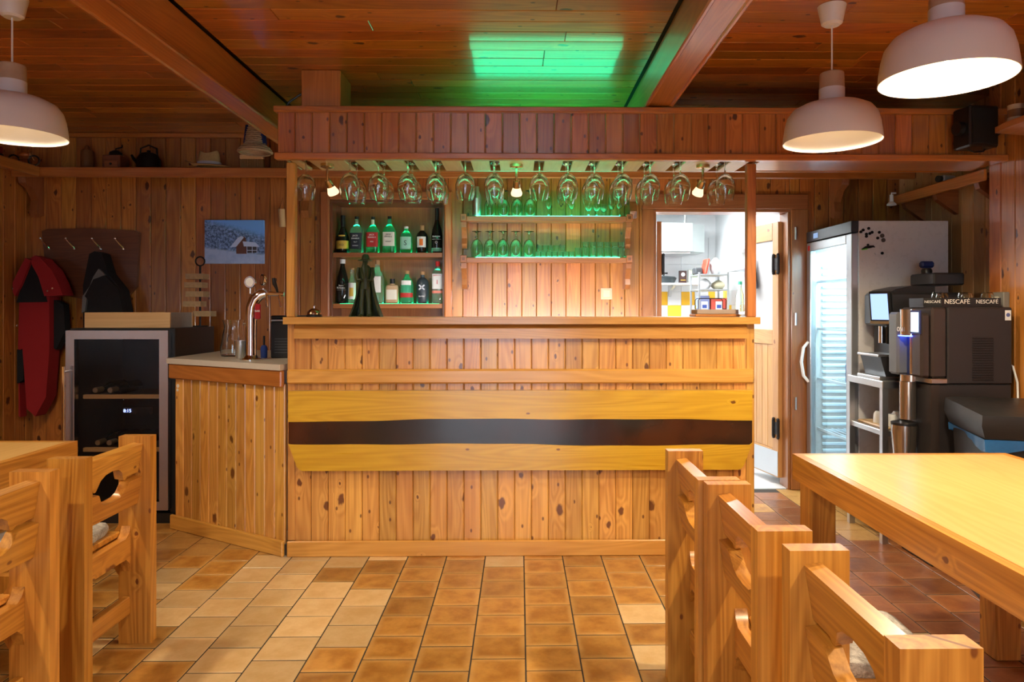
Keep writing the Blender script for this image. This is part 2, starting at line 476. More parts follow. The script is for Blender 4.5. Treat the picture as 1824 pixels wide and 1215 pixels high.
def cols(a, c, w, cuts=()):
    e = [a]; x = a
    while x + w < c - 0.02: x += w; e.append(x)
    e.append(c)
    e = sorted(set([round(v, 4) for v in e] + [round(v, 4) for v in cuts if a < v < c]))
    return list(zip(e[:-1], e[1:]))

# back wall with the bottle niche and the kitchen doorway
NX0, NX1, NZ0, NZ1 = -1.345, -0.533, 0.95, 2.066
DX0, DX1, DZ1 = 0.956, 1.935, 2.003
wb = B()
wb.box(XL, NX0, YB, YB + 0.12, 0, CEIL).box(NX1, DX0, YB, YB + 0.12, 0, CEIL).box(DX1, XA + 0.1, YB, YB + 0.12, 0, CEIL)
wb.box(NX0, NX1, YB, YB + 0.12, 0, NZ0).box(NX0, NX1, YB, YB + 0.12, NZ1, CEIL).box(DX0, DX1, YB, YB + 0.12, DZ1, CEIL)
WALLB = wb.build('wall_back', BACKING, smooth=False); tag(WALLB, kind='structure')
for u, w in cols(XL, XA, 0.105, (NX0, NX1, DX0, DX1)):
    m = (u + w) / 2
    spans = [(0, CEIL)]
    if NX0 < m < NX1: spans = [(0, NZ0), (NZ1, CEIL)]
    if DX0 < m < DX1: spans = [(DZ1, CEIL)]
    for z0, z1 in spans:
        plank('wall_board', u + 0.001, w - 0.001, YB - 0.018, YB - 0.001, z0, z1, 'wall', WALLB, b=0.004)
def side_wall(name, x, y0, y1, kind, face, first):
    o = B().box(x if face < 0 else x - 0.1, x + 0.1 if face < 0 else x, y0, y1, 0, CEIL).build(name, BACKING, smooth=False)
    tag(o, kind='structure')
    f = B()
    for u, w in cols(y0, y1, 0.105):
        x0, x1 = (x - 0.018, x - 0.001) if face < 0 else (x + 0.001, x + 0.018)
        if w > first: plank('wall_board', x0, x1, u + 0.001, w - 0.001, 0, CEIL, kind, o, b=0.004)
        else: f.box(x0, x1, u + 0.001, w - 0.001, 0, CEIL)
    if f.bm.verts:
        q = f.build('wall_boarding', wood(kind, 'z'), o, smooth=False); tag(q, kind='stuff')
    else: f.bm.free()
    return o
side_wall('wall_left', XL, YR, YB - 0.02, 'wall', 1, 3.6)
side_wall('wall_right', XR + 0.018, YR, YJ, 'fascia', -1, 2.9)
side_wall('wall_alcove', XA, YJ, YB - 0.02, 'alcove', -1, 3.7)
o = B().box(XR + 0.02, XA, YJ - 0.02, YJ, 0, CEIL).build('wall_return', wood('fascia', 'z'), smooth=False); tag(o, kind='structure')
# rear wall with an assumed, unseen glazed double door for the daylight
GX0, GX1, GZ1 = -1.3, 0.7, 2.2
rw = B().box(XL, GX0, YR - 0.1, YR, 0, CEIL).box(GX1, XR, YR - 0.1, YR, 0, CEIL).box(GX0, GX1, YR - 0.1, YR, GZ1, CEIL)
o = rw.build('wall_rear', wood('wall', 'z'), smooth=False); tag(o, kind='structure')
d2 = bpy.data.objects.new('assumed_door_2', None); link(d2); tag(d2, kind='structure')
fr = B()
for a, c in ((GX0, GX0 + 0.06), (-0.35, -0.25), (GX1 - 0.06, GX1)): fr.box(a, c, YR - 0.08, YR - 0.03, 0, GZ1)
fr.box(GX0 + 0.06, -0.35, YR - 0.08, YR - 0.03, GZ1 - 0.07, GZ1).box(-0.25, GX1 - 0.06, YR - 0.08, YR - 0.03, GZ1 - 0.07, GZ1)
fr.box(GX0 + 0.06, -0.35, YR - 0.08, YR - 0.03, 0, 0.10).box(-0.25, GX1 - 0.06, YR - 0.08, YR - 0.03, 0, 0.10)
fr.build('door_frame', wood('trim', 'z'), d2)
PANE = pane('window_glass', (0.96, 0.98, 0.98))
for a, c in ((GX0 + 0.06, -0.35), (-0.25, GX1 - 0.06)):
    B().box(a, c, YR - 0.06, YR - 0.052, 0.10, GZ1 - 0.07).build('pane', PANE, d2, smooth=False)
o = B().box(-14, 14, -22, YR - 0.12, -0.12, -0.08).build('ground_outside', plain('snow', (0.84, 0.87, 0.90), 0.8)); tag(o, kind='structure')  # assumed snowy ground, unseen beyond the assumed door

# trims along the top of the walls
t1 = plank('trim_1', XL + 0.02, XA - 0.02, YB - 0.055, YB - 0.019, CEIL - 0.03, CEIL - 0.001, 'trim'); tag(t1, kind='structure')
t2 = plank('trim_2', XR - 0.045, XR - 0.001, YR, 3.5, CEIL - 0.05, CEIL - 0.001, 'trim'); tag(t2, kind='structure')
b1 = plank('baseboard_left', XL + 0.019, XL + 0.035, YR, YB - 0.02, 0, 0.08, 'trim'); tag(b1, kind='structure')

# ---------------------------------------------------------------- kitchen beyond the doorway
KY0, KY1, KX0, KX1, KZ = YB + 0.12, 7.05, 0.30, 1.99, 2.30
KWHITE = plain('kitchen_paint', (0.80, 0.83, 0.84), 0.6, noise=0.02)
KTILE = plain('kitchen_tile_white', (0.80, 0.82, 0.83), 0.15, noise=0.02)
KYEL = plain('kitchen_tile_yellow', (0.85, 0.47, 0.03), 0.15, noise=0.05)
KYEL2 = plain('kitchen_tile_lemon', (0.88, 0.66, 0.07), 0.15, noise=0.05)
for nm, args in (('wall_kitchen_end', (KX0, KX1, KY1, KY1 + 0.1, 0, KZ)), ('wall_kitchen_side', (KX1, KX1 + 0.1, KY0, KY1 + 0.1, 0, KZ)),
                 ('wall_kitchen_far_side', (KX0 - 0.1, KX0, KY0, KY1 + 0.1, 0, KZ)),
                 ('ceiling_kitchen', (KX0 - 0.1, KX1 + 0.1, KY0, KY1 + 0.1, KZ, KZ + 0.1))):
    o = B().box(*args).build(nm, KWHITE, smooth=False); tag(o, kind='structure')
    if nm == 'wall_kitchen_end': WKE = o
    if nm == 'wall_kitchen_side': WKS = o
o = B().box(KX0 - 0.1, KX1 + 0.1, KY0, KY1 + 0.1, -0.06, -0.005).build('floor_kitchen', plain('kitchen_floor', (0.62, 0.64, 0.66), 0.4)); tag(o, kind='structure')
tw = 0.138
for i in range(-4, 3):
    x0 = 1.640 + tw * i
    x1 = min(x0 + tw, KX1)
    for r in range(4):
        z1 = 1.469 - tw * r
        m = KTILE
        if (i + r) % 2 == 0: m = KYEL if r % 2 == 0 else KYEL2
        plank('tile', x0 + 0.001, x1 - 0.001, KY1 - 0.008, KY1, z1 - tw + 0.001, z1 - 0.001, m, WKE, b=0.0015)
for i in range(-2, 2):
    x0 = 1.640 + 0.276 * i; x1 = min(x0 + 0.276, KX1)
    for z0, z1 in ((1.469, 1.745), (1.745, 2.02)):
        plank('tile', x0 + 0.001, x1 - 0.001, KY1 - 0.008, KY1, z0 + 0.001, z1 - 0.001, KTILE, WKE, b=0.0015)
for i in range(10):
    y1 = KY1 - 0.01 - 0.138 * i
    for r in range(4):
        z1 = 1.469 - tw * r
        m = KYEL if (r >= 1 and (i + r) % 2 == 0) or (r == 0 and i == 2) else KTILE
        plank('tile', KX1 - 0.008, KX1, y1 - tw + 0.001, y1 - 0.001, z1 - tw + 0.001, z1 - 0.001, m, WKS, b=0.0015)
kl = thing('assumed_ceiling_light', 'assumed unseen square white ceiling light in the kitchen', 'ceiling light', (1.05, 5.9, KZ))  # assumed lamp out of view, added to light the kitchen
B().box(-0.48, 0.48, -0.48, 0.48, -0.04, 0, 0.01).build('housing', WHITE, kl)
B().box(-0.44, 0.44, -0.44, 0.44, -0.05, -0.041).build('diffuser', glow('kitchen_diffuser', (0.95, 0.98, 1.0), 4.0), kl, smooth=False)

# doorway casing and the two swing leaves
D1 = bpy.data.objects.new('door_1', None); link(D1); tag(D1, kind='structure')
for a, c in ((DX0 - 0.085, DX0), (DX1, DX1 + 0.125)):
    plank('casing', a, c, YB - 0.045, YB - 0.019, 0, DZ1, 'casing', D1, b=0.006)
plank('casing', DX0 - 0.085, DX1 + 0.125, YB - 0.045, YB - 0.019, DZ1, DZ1 + 0.11, 'casing', D1, b=0.006)
plank('jamb', DX0, DX0 + 0.018, YB - 0.03, YB + 0.13, 0, DZ1 - 0.018, 'casing', D1)
plank('jamb', DX1 - 0.018, DX1, YB - 0.03, YB + 0.13, 0, DZ1 - 0.018, 'casing', D1)
plank('jamb', DX0, DX1, YB - 0.03, YB + 0.13, DZ1 - 0.018, DZ1, 'casing', D1, axis='x')
plank('threshold', DX0 + 0.019, DX1 - 0.019, YB - 0.01, YB + 0.14, -0.004, 0.006, plain('threshold_tile', (0.66, 0.66, 0.65), 0.3), D1, b=0.002)
for z in (0.62, 1.22, 1.83):
    B().cyl((DX1 + 0.03, YB - 0.052, z - 0.045), (DX1 + 0.03, YB - 0.052, z + 0.045), 0.008).build('pin_hinge', STEEL, D1)
def leaf(hx, sgn, ang, w, kd='leaf'):
    """swing leaf, hinge line at the origin, leaf along -x*sgn"""
    L = bpy.data.objects.new('leaf', None); link(L, D1)
    L.location = (hx, YB + 0.075, 0); L.rotation_euler = (0, 0, ang)
    def bx(n, a, c, z0, z1, kind, y=0.018, b=0.003):
        x0, x1 = sorted((a * sgn, c * sgn))
        return plank(n, x0, x1, -y, y, z0, z1, kind, L, b=b)
    bx('stile', 0.0, 0.075, 0.06, 1.93, kd); bx('stile', w - 0.075, w, 0.06, 1.93, kd)
    for z0, z1 in ((0.06, 0.26), (1.03, 1.14), (1.80, 1.93)): bx('rail', 0.075, w - 0.075, z0, z1, 'leaf')
    n = 4; s = (w - 0.15) / n
    for i in range(n): bx('panel_board', 0.075 + i * s + 0.001, 0.075 + (i + 1) * s - 0.001, 0.26, 1.03, 'leaf', 0.008)
    B().box(*sorted(((w - 0.075) * sgn, 0.075 * sgn)), -0.004, 0.004, 1.14, 1.80).build('pane', plain('milk_glass', (0.50, 0.50, 0.50), 0.35), L, smooth=False)
    B().box(*sorted(((w - 0.005) * sgn, 0.004 * sgn)), -0.0205, -0.0185, 0.07, 0.25).build('kick_plate', STEEL, L, smooth=False)
    for z in (0.42, 1.62):
        h = B().cyl((-0.012 * sgn, -0.026, z - 0.06), (-0.012 * sgn, -0.026, z + 0.06), 0.011).cyl((0.045 * sgn, -0.030, z - 0.06), (0.045 * sgn, -0.030, z + 0.06), 0.011)
        h.box(*sorted((-0.012 * sgn, 0.045 * sgn)), -0.030, -0.021, z - 0.045, z + 0.045)
        for x in (-0.012, 0.045):
            h.ball((x * sgn, -0.028, z + 0.066), 0.012, n=8, m=6).ball((x * sgn, -0.028, z - 0.066), 0.012, n=8, m=6)
        h.build('spring_hinge', plain('old_iron', (0.045, 0.04, 0.04), 0.45, 0.8), L)
leaf(DX0 + 0.060, 1, 1.53, 0.46, 'trim')
leaf(DX1 - 0.032, -1, -1.36, 0.46)
# ---------------------------------------------------------------- bar counter
BY = 3.66
BX0, BX1 = -1.206, 1.236
BO = (0.0, BY, 0.0)
bar = thing('bar_counter', 'long pine bar counter clad in knotty vertical boards', 'bar counter', BO)
B(BO).box(BX0 + 0.02, BX1 - 0.02, BY + 0.019, BY + 0.34, 0.0, 1.21).build('carcass', wood('dark', 'x'), bar, smooth=False)
for u, w in cols(BX0 + 0.025, BX1 - 0.035, 0.0888):
    plank('front_board', u + 0.0007, w - 0.0007, BY, BY + 0.018, 0.06, 1.16, 'bar', bar, BO, 0.0045)
plank('stile', BX0 - 0.005, BX0 + 0.032, BY - 0.012, BY + 0.02, 0.083, 1.212, 'bar', bar, BO)
plank('stile', BX1 - 0.042, BX1, BY - 0.012, BY + 0.02, 0.0, 1.212, 'bar', bar, BO)
plank('end_panel', BX1 - 0.016, BX1 + 0.002, BY + 0.021, BY + 0.36, 0.0, 1.212, 'bar', bar, BO)
plank('middle_rail', BX0 - 0.004, BX1 - 0.006, BY - 0.030, BY - 0.001, 0.902, 0.977, 'rail', bar, BO, 0.008)
ap = B(BO); ap.prism([(BY - 0.034, 1.137), (BY - 0.034, 1.190), (BY - 0.012, 1.2125), (BY - 0.001, 1.2125), (BY - 0.001, 1.137)], BX0 + 0.036, BX1 - 0.045, 'x')
ap.build('top_rail', wood('rail', 'x'), bar)
plank('baseboard', BX0 - 0.005, BX1 - 0.0, BY - 0.026, BY - 0.013, 0.0, 0.083, 'rail', bar, BO, 0.005)
top = B((0, BY, 1.213)).box(BX0 - 0.012, BX1 + 0.014, BY - 0.062, BY + 0.37, 1.213, 1.249).bevel(0.006, 2).build('bar_worktop', wood('rail', 'x'))
top.location = (0, BY, 1.213); tag(top, 'long orange pine worktop of the bar under the hanging glasses', 'worktop')

wl_ = thing('assumed_work_light', 'assumed unseen slim white work light under the rear edge of the bar top', 'work light', (0.25, BY + 0.385, 1.14))  # assumed lamp, added out of sight to brighten the low back wall
B().box(-0.75, 0.75, -0.014, 0.014, -0.02, 0.072, 0.003).build('housing', WHITE, wl_)
B().box(-0.74, 0.74, 0.0145, 0.018, -0.016, 0.008).build('diffuser', glow('assumed_work_light_glow', (1.0, 0.93, 0.85), 6.0), wl_, smooth=False)
_w = bpy.data.lights.new('assumed_work_light_beam', 'AREA'); _w.shape = 'RECTANGLE'; _w.size = 1.48; _w.size_y = 0.03; _w.energy = 13; _w.color = (1.0, 0.94, 0.92)
_wo = bpy.data.objects.new('assumed_work_light_beam', _w); link(_wo, wl_); _wo.location = (0, 0.022, -0.004); _wo.rotation_euler = (PI / 2 + 0.02, 0, 0)
# decorative slab with a dark resin strip on the front
slab = thing('river_slab', 'long yellow wooden slab with dark resin strip on bar front', 'wooden slab', (0, BY - 0.02, 0.45))
SO = (0, BY - 0.02, 0.45)
def edge_line(base, seed, amp=0.006):
    r = random.Random(seed); ph = [r.uniform(0, 6.28) for _ in range(4)]
    return lambda x: base + amp * math.sin(2.1 * x + ph[0]) + amp * 0.5 * math.sin(5.3 * x + ph[1]) + amp * 0.22 * math.sin(14 * x + ph[2])
hi, lo = edge_line(0.716, 3), edge_line(0.588, 9)
SX0, SX1 = -1.194, 1.212
xs = [SX0 + (SX1 - SX0) * i / 60 for i in range(61)]
def strip(fa, fb, y0, y1, name, mat, bev=0.0):
    t = B(SO)
    t.rings([[(x, y0, fa(x)), (x, y1, fa(x)), (x, y1, fb(x)), (x, y0, fb(x))] for x in xs])
    if bev: t.bevel(bev, 2)
    return t.build(name, mat, slab)
strip(hi, lambda x: 0.868, BY - 0.052, BY - 0.004, 'upper_plank', wood('slab', 'x'))
def bottom(x):
    d = min(x - SX0, SX1 - x)
    if d < 0.045: return 0.595 - (0.595 - 0.475) * (d / 0.045)
    if d < 0.075: return 0.475 - 0.020 * math.sin((d - 0.045) / 0.03 * PI / 2)
    return 0.455
xs2 = sorted(set(xs + [SX0 + d for d in (0.015, 0.03, 0.045, 0.052, 0.06, 0.068, 0.075)] + [SX1 - d for d in (0.015, 0.03, 0.045, 0.052, 0.06, 0.068, 0.075)]))
xs = xs2
strip(bottom, lambda x: max(lo(x), bottom(x) + 0.001), BY - 0.052, BY - 0.004, 'lower_plank', wood('slab', 'x'))
N = NT('dark_resin')
tc = N.n('TexCoord').outputs['Object']
f = N.noise(tc, 60, 4); g = N.noise(tc, 2.2, 3)
c = N.mix(N.ramp(g, 0.42, 0.7), (0.012, 0.008, 0.006), (0.07, 0.020, 0.007))
c = N.mix(N.math('MULTIPLY', N.ramp(f, 0.60, 0.80), 0.25), c, (0.11, 0.05, 0.02))
N.bsdf(Base_Color=c, Roughness=0.22, Coat_Weight=0.7, Coat_Roughness=0.12, Normal=N.bump(f, 0.03, 0.001))
strip(lambda x: lo(x) + 0.0005, lambda x: hi(x) - 0.0005, BY - 0.048, BY - 0.006, 'resin_strip', N.m)

# angled side counter on the left of the bar
SA = (-1.224, 3.652, 0.0)
ang = math.atan2(0.48, -0.809); SLEN = 0.945
sc_ = thing('side_counter', 'angled pine side counter under the beer tap', 'counter', SA, ang)
n = 12
for i in range(n):
    u, w = 0.005 + (SLEN - 0.013) * i / n, 0.005 + (SLEN - 0.013) * (i + 1) / n
    plank('front_board', u + 0.0007, w - 0.0007, -0.018, 0.0, 0.06, 0.90, 'bar', sc_, b=0.0045)
B().box(0.33, SLEN - 0.01, -0.34, -0.019, 0.0, 0.955).build('carcass', wood('dark', 'x'), sc_, smooth=False)
plank('apron', 0.0, SLEN + 0.012, 0.001, 0.030, 0.884, 0.970, 'trim', sc_, b=0.006)
plank('baseboard', 0.0, SLEN + 0.012, 0.001, 0.022, 0.0, 0.083, 'rail', sc_, b=0.005)
WT = plain('pale_laminate', (0.62, 0.56, 0.48), 0.35, noise=0.05, nscale=60)
ca, sa = math.cos(ang), math.sin(ang)
def sloc(x, y): return (SA[0] + x * ca - y * sa, SA[1] + x * sa + y * ca)
pA, pB = sloc(-0.003, 0.036), sloc(SLEN + 0.02, 0.036)
wtp = [pA, pB, (pB[0] + 0.01, 4.9), (-1.225, 4.9), (-1.225, 3.70)]
o = B((-1.6, 4.2, 0.972)).prism(wtp, 0.972, 1.003, 'z').build('side_worktop', WT, smooth=False); o.location = (-1.6, 4.2, 0.972)
tag(o, 'pale laminate worktop carrying the beer tap and jug', 'worktop')
hook = thing('hook_sticker', 'small white sticker high on the side counter corner', 'sticker', (*sloc(SLEN - 0.035, 0.0), 0.84), ang)
B().lathe([(0, 0), (0.012, 0), (0.012, 0.0015), (0, 0.0015)], (0, 0, 0.0), 10, 'y').build('upper_spot', WHITE, hook)
B().lathe([(0, 0), (0.009, 0), (0.009, 0.0015), (0, 0.0015)], (0.003, 0, -0.024), 10, 'y').build('lower_spot', WHITE, hook)

# ---------------------------------------------------------------- canopy over the bar
CY = 3.58
CO = (0, CY, 2.05)
can = thing('bar_canopy', 'knotty pine canopy with glass rack above the bar', 'canopy', CO)
CX0, CX1 = -1.243, XR - 0.004
for u, w in cols(CX0 + 0.004, CX1, 0.0885):
    plank('fascia_board', u + 0.0007, w - 0.0007, CY, CY + 0.016, 2.075, 2.305, 'fascia', can, CO, 0.0045)
for i in range(4):
    plank('end_board', CX0 + 0.004, CX0 + 0.018, CY + 0.017 + i * 0.0885, CY + 0.1045 + i * 0.0885, 2.075, 2.305, 'fascia', can, CO, 0.0045)
plank('top_trim', CX0 - 0.012, CX1, CY - 0.022, CY + 0.030, 2.298, 2.328, 'trim', can, CO, 0.005)
plank('bottom_trim', CX0 - 0.008, CX1, CY - 0.022, CY + 0.022, 2.056, 2.090, 'trim', can, CO, 0.005)
plank('back_rail', CX0 + 0.02, CX1, CY + 0.40, CY + 0.43, 2.082, 2.13, 'trim', can, CO, 0.004)
plank('underside_board', 1.25, CX1, CY + 0.023, CY + 0.27, 2.060, 2.078, 'trim', can, CO, 0.004)
plank('top_panel', CX0, CX1, CY + 0.032, CY + 0.80, 2.300, 2.314, 'trim', can, CO, 0.003)  # extended back, unseen, to carry the assumed LED panel
B(CO).box(-0.27, 0.56, CY + 0.17, CY + 0.79, 2.3145, 2.320).build('assumed_led_panel', glow('assumed_green_top_panel', GREEN, 2.6), can, smooth=False)  # assumed unseen panel, added for the green patch on the ceiling
GX = [-1.152, -0.905, -0.753, -0.597, -0.448, -0.290, -0.137, 0.106, 0.259, 0.401, 0.551, 0.699, 0.862, 1.103]
e = [-1.240] + GX + [1.235]
RG = 0.027
for a, c in zip(e[:-1], e[1:]):
    plank('rack_slat', a + (RG if a > -1.2 else 0.02), c - (RG if c < 1.2 else 0.002), CY + 0.03, CY + 0.40, 2.080, 2.096, 'slat', can, CO, 0.003, axis='y')
for x0, x1 in ((-1.215, -1.171), (1.196, 1.244)):
    plank('post', x0, x1, BY - 0.018, BY + 0.026, 1.2492, 2.056, 'rail' if x0 < 0 else 'trim', can, CO, 0.004)
LEDG = glow('green_led', GREEN, 14.0)
B(CO).box(-0.75, 0.85, CY + 0.024, CY + 0.030, 2.060, 2.074).build('led_strip', LEDG, can, smooth=False)
# duct box standing on the canopy
o = B((-1.03, 3.72, 2.33)).box(-1.129, -0.927, 3.615, 3.84, 2.329, CEIL - 0.001, 0.004).build('boxed_duct', wood('trim', 'z')); o.location = (-1.03, 3.72, 2.33)
tag(o, 'square wooden boxed duct between canopy top and ceiling', 'duct')
o = B((-1.2, 3.72, 2.33)).tube([(-1.13, 3.70, 2.44), (-1.17, 3.70, 2.42), (-1.22, 3.70, 2.385), (-1.25, 3.70, 2.34), (-1.255, 3.70, 2.24)], 0.006).build('black_cable', BLACK)
o.location = (-1.2, 3.72, 2.33); tag(o, 'short black cable curving from the boxed duct', 'cable')

# spotlights under the canopy
for i, (x, lab) in enumerate(((-1.046, 'brass spotlight under the canopy nearest the bell'), (-0.017, 'brass spotlight under the canopy at its middle'), (1.004, 'brass spotlight under the canopy before the doorway'))):
    s = thing('spotlight', lab, 'spotlight', (x, 3.80, 2.08), 0, 'canopy spotlights')
    B().lathe([(0, 0), (0.036, 0), (0.036, -0.016), (0.030, -0.020), (0, -0.020)], n=20).build('mount', plain('brass', (0.60, 0.44, 0.25), 0.25, 1.0), s)
    B().tube([(0, 0, -0.018), (0, 0, -0.075), (0.0, 0.01, -0.09)], 0.007).build('stem', plain('brass', (0.6, 0.44, 0.25)), s)
    dirv = Vector((0.25 if i == 0 else (0.0 if i == 1 else -0.2), 0.55, -0.8)).normalized()
    q = Vector((0, 0, 1)).rotation_difference(dirv).to_matrix().to_4x4(); q.translation = (0, 0.01, -0.085)
    B().lathe([(0, 0), (0.018, 0.0), (0.022, 0.02), (0.022, 0.04), (0, 0.04)], n=16).xf(q).build('socket', plain('brass', (0.6, 0.44, 0.25)), s)
    B().lathe([(0, 0.041), (0.020, 0.041), (0.032, 0.075), (0.030, 0.085), (0, 0.092)], n=18).xf(q).build('bulb', plain('frosted_bulb', (0.85, 0.8, 0.7), 0.3, emit=(1, 0.72, 0.42), es=0.9), s)
    l = bpy.data.lights.new('spot_beam', 'SPOT'); l.energy = 18; l.color = (1.0, 0.90, 0.78); l.spot_size = 1.6; l.spot_blend = 0.7; l.shadow_soft_size = 0.03
    lo_ = bpy.data.objects.new('spot_beam', l); link(lo_, s); lo_.location = Vector((0, 0.01, -0.085)) + dirv * 0.11
    lo_.rotation_euler = Vector((0, 0, -1)).rotation_difference(dirv).to_euler()

# ---------------------------------------------------------------- niche cabinet in the back wall
NO = (NX0, YB, NZ0)
cab = thing('bottle_cabinet', 'dark framed built-in cabinet for spirits behind the bar', 'cabinet', NO)
B(NO).box(NX0, NX1, YB + 0.235, YB + 0.25, NZ0, NZ1).build('back_panel', wood('casing', 'z'), cab, smooth=False)
for a, c in ((NX0, NX0 + 0.016), (NX1 - 0.016, NX1)):
    plank('side_panel', a, c, YB - 0.02, YB + 0.234, NZ0 + 0.016, NZ1 - 0.016, 'dark', cab, NO, 0.002)
plank('top_panel', NX0, NX1, YB - 0.02, YB + 0.234, NZ1 - 0.016, NZ1, 'dark', cab, NO, 0.002)
plank('bottom_panel', NX0, NX1, YB - 0.02, YB + 0.234, NZ0, NZ0 + 0.016, 'dark', cab, NO, 0.002)
for z1 in (1.694, 1.330):
    plank('shelf', NX0 + 0.017, NX1 - 0.017, YB - 0.015, YB + 0.234, z1 - 0.034, z1, 'casing', cab, NO, 0.003)
for a, c in ((NX0 - 0.065, NX0), (NX1, NX1 + 0.055)):
    plank('casing', a, c, YB - 0.05, YB - 0.0185, NZ0 - 0.05, NZ1 + 0.06, 'casing' if a < -1 else 'trim', cab, NO, 0.008)
plank('casing', NX0, NX1, YB - 0.05, YB - 0.0185, NZ1, NZ1 + 0.06, 'casing', cab, NO, 0.008)
LED2 = glow('green_led_soft', GREEN, 7.0)
B(NO).box(NX0 + 0.05, NX1 - 0.05, YB + 0.055, YB + 0.105, 1.6945, 1.6965).build('led_strip', LED2, cab, smooth=False)
B(NO).box(NX0 + 0.05, NX1 - 0.05, YB + 0.055, YB + 0.105, 1.3302, 1.3310).build('led_strip', LED2, cab, smooth=False)

# ---------------------------------------------------------------- glass shelf unit
GO = (0.185, YB - 0.018, 1.5)
gs = thing('glass_shelf', 'two-tier wooden wall shelf with green lights for glasses', 'shelf', GO)
for z1 in (1.932, 1.648):
    plank('shelf_board', -0.365, 0.735, 4.79, YB - 0.0185, z1 - 0.030, z1 - 0.006, 'casing', gs, GO, 0.003)
    plank('front_lip', -0.365, 0.735, 4.772, 4.789, z1 - 0.040, z1 - 0.002, 'casing', gs, GO, 0.004)
    B(GO).box(-0.33, 0.70, 4.815, 4.915, z1 - 0.0055, z1 - 0.0008).build('assumed_light_panel', glow('green_panel', GREEN, 4.0), gs, smooth=False)  # assumed glowing panel, hidden by the lip, lights the glasses green
    B(GO).box(-0.30, 0.69, 4.7905, 4.7945, z1 - 0.004, z1 + 0.0012).build('led_strip', glow('green_led_bright', (0.10, 1.0, 0.5), 12.0), gs, smooth=False)
for x in (-0.385, 0.755):
    for zt in (1.945, 1.662):
        bl = B(GO).box(x - 0.022, x + 0.022, 4.765, 4.81, zt - 0.052, zt, 0.004)
        bl.build('end_block', wood('casing', 'x'), gs, smooth=False)
        B(GO).box(x - 0.010, x + 0.010, 4.7635, 4.7649, zt - 0.036, zt - 0.016).build('block_inlay', wood('dark', 'x'), gs, smooth=False)
        prof = [(4.81, zt - 0.005), (4.96, zt - 0.005), (4.96, zt - 0.23), (4.87, zt - 0.23), (4.85, zt - 0.20), (4.86, zt - 0.16), (4.835, zt - 0.115), (4.80, zt - 0.09), (4.80, zt - 0.054), (4.81, zt - 0.054)]
        B(GO).prism(prof, x - 0.018, x + 0.018, 'x').build('corbel', wood('casing', 'z'), gs)

# ---------------------------------------------------------------- high shelves along the walls
hs_ = thing('high_shelf', 'long dark wooden shelf running high along the back wall', 'shelf', (XL, YB, 2.19))
HO = (XL, YB, 2.19)
plank('shelf_board', XL + 0.02, XA - 0.02, 4.76, YB - 0.019, 2.222, 2.245, 'trim', hs_, HO)
plank('front_lip', XL + 0.02, XA - 0.02, 4.74, 4.759, 2.185, 2.252, 'trim', hs_, HO, 0.006)
for x in (-3.38, -1.50, 0.80, 2.25):
    prof = [(4.765, 2.22), (4.96, 2.22), (4.96, 1.95), (4.90, 1.93), (4.88, 1.98), (4.90, 2.05), (4.85, 2.12), (4.78, 2.15)]
    B(HO).prism(prof, x - 0.025, x + 0.025, 'x').build('corbel', wood('casing', 'z'), hs_)
ls = thing('side_shelf', 'dark shelf high on the wall beside the coat rack', 'shelf', (XL, 3.2, 2.19))
LO = (XL, 3.2, 2.19)
plank('shelf_board', XL + 0.019, XL + 0.20, 2.0, 4.735, 2.222, 2.245, 'trim', ls, LO)
plank('front_lip', XL + 0.201, XL + 0.22, 2.0, 4.735, 2.185, 2.252, 'trim', ls, LO, 0.006)
rs = thing('alcove_shelf', 'dark wooden shelf on the alcove wall above the fridge', 'shelf', (XA, 3.74, 2.0))
RO = (XA, 3.74, 2.0)
plank('shelf_board', XA - 0.20, XA - 0.019, 3.74, 4.735, 2.03, 2.05, 'trim', rs, RO)
plank('front_lip', XA - 0.22, XA - 0.201, 3.74, 4.735, 1.99, 2.056, 'trim', rs, RO, 0.006)
for y in (3.9, 4.3, 4.65):
    B(RO).prism([(XA - 0.019, 2.029), (XA - 0.17, 2.029), (XA - 0.15, 1.97), (XA - 0.05, 1.90), (XA - 0.019, 1.88)], y - 0.02, y + 0.02, 'y').build('corbel', wood('casing', 'x'), rs)
ms = thing('mug_shelf', 'short wooden shelf with stoneware mugs beside the speaker', 'shelf', (XR, 2.6, 2.15))
MO = (XR, 2.6, 2.15)
B(MO).prism([(XR - 0.002, 1.9), (XR - 0.25, 1.9), (XR - 0.25, 3.25), (XR - 0.235, 3.33), (XR - 0.002, 3.38)], 2.140, 2.168, 'z').build('shelf_board', wood('trim', 'y'), ms)
for y in (2.2, 3.0):
    B(MO).prism([(XR - 0.002, 2.139), (XR - 0.20, 2.139), (XR - 0.17, 2.10), (XR - 0.04, 2.04), (XR - 0.002, 2.02)], y - 0.02, y + 0.02, 'y').build('bracket', wood('trim', 'x'), ms)

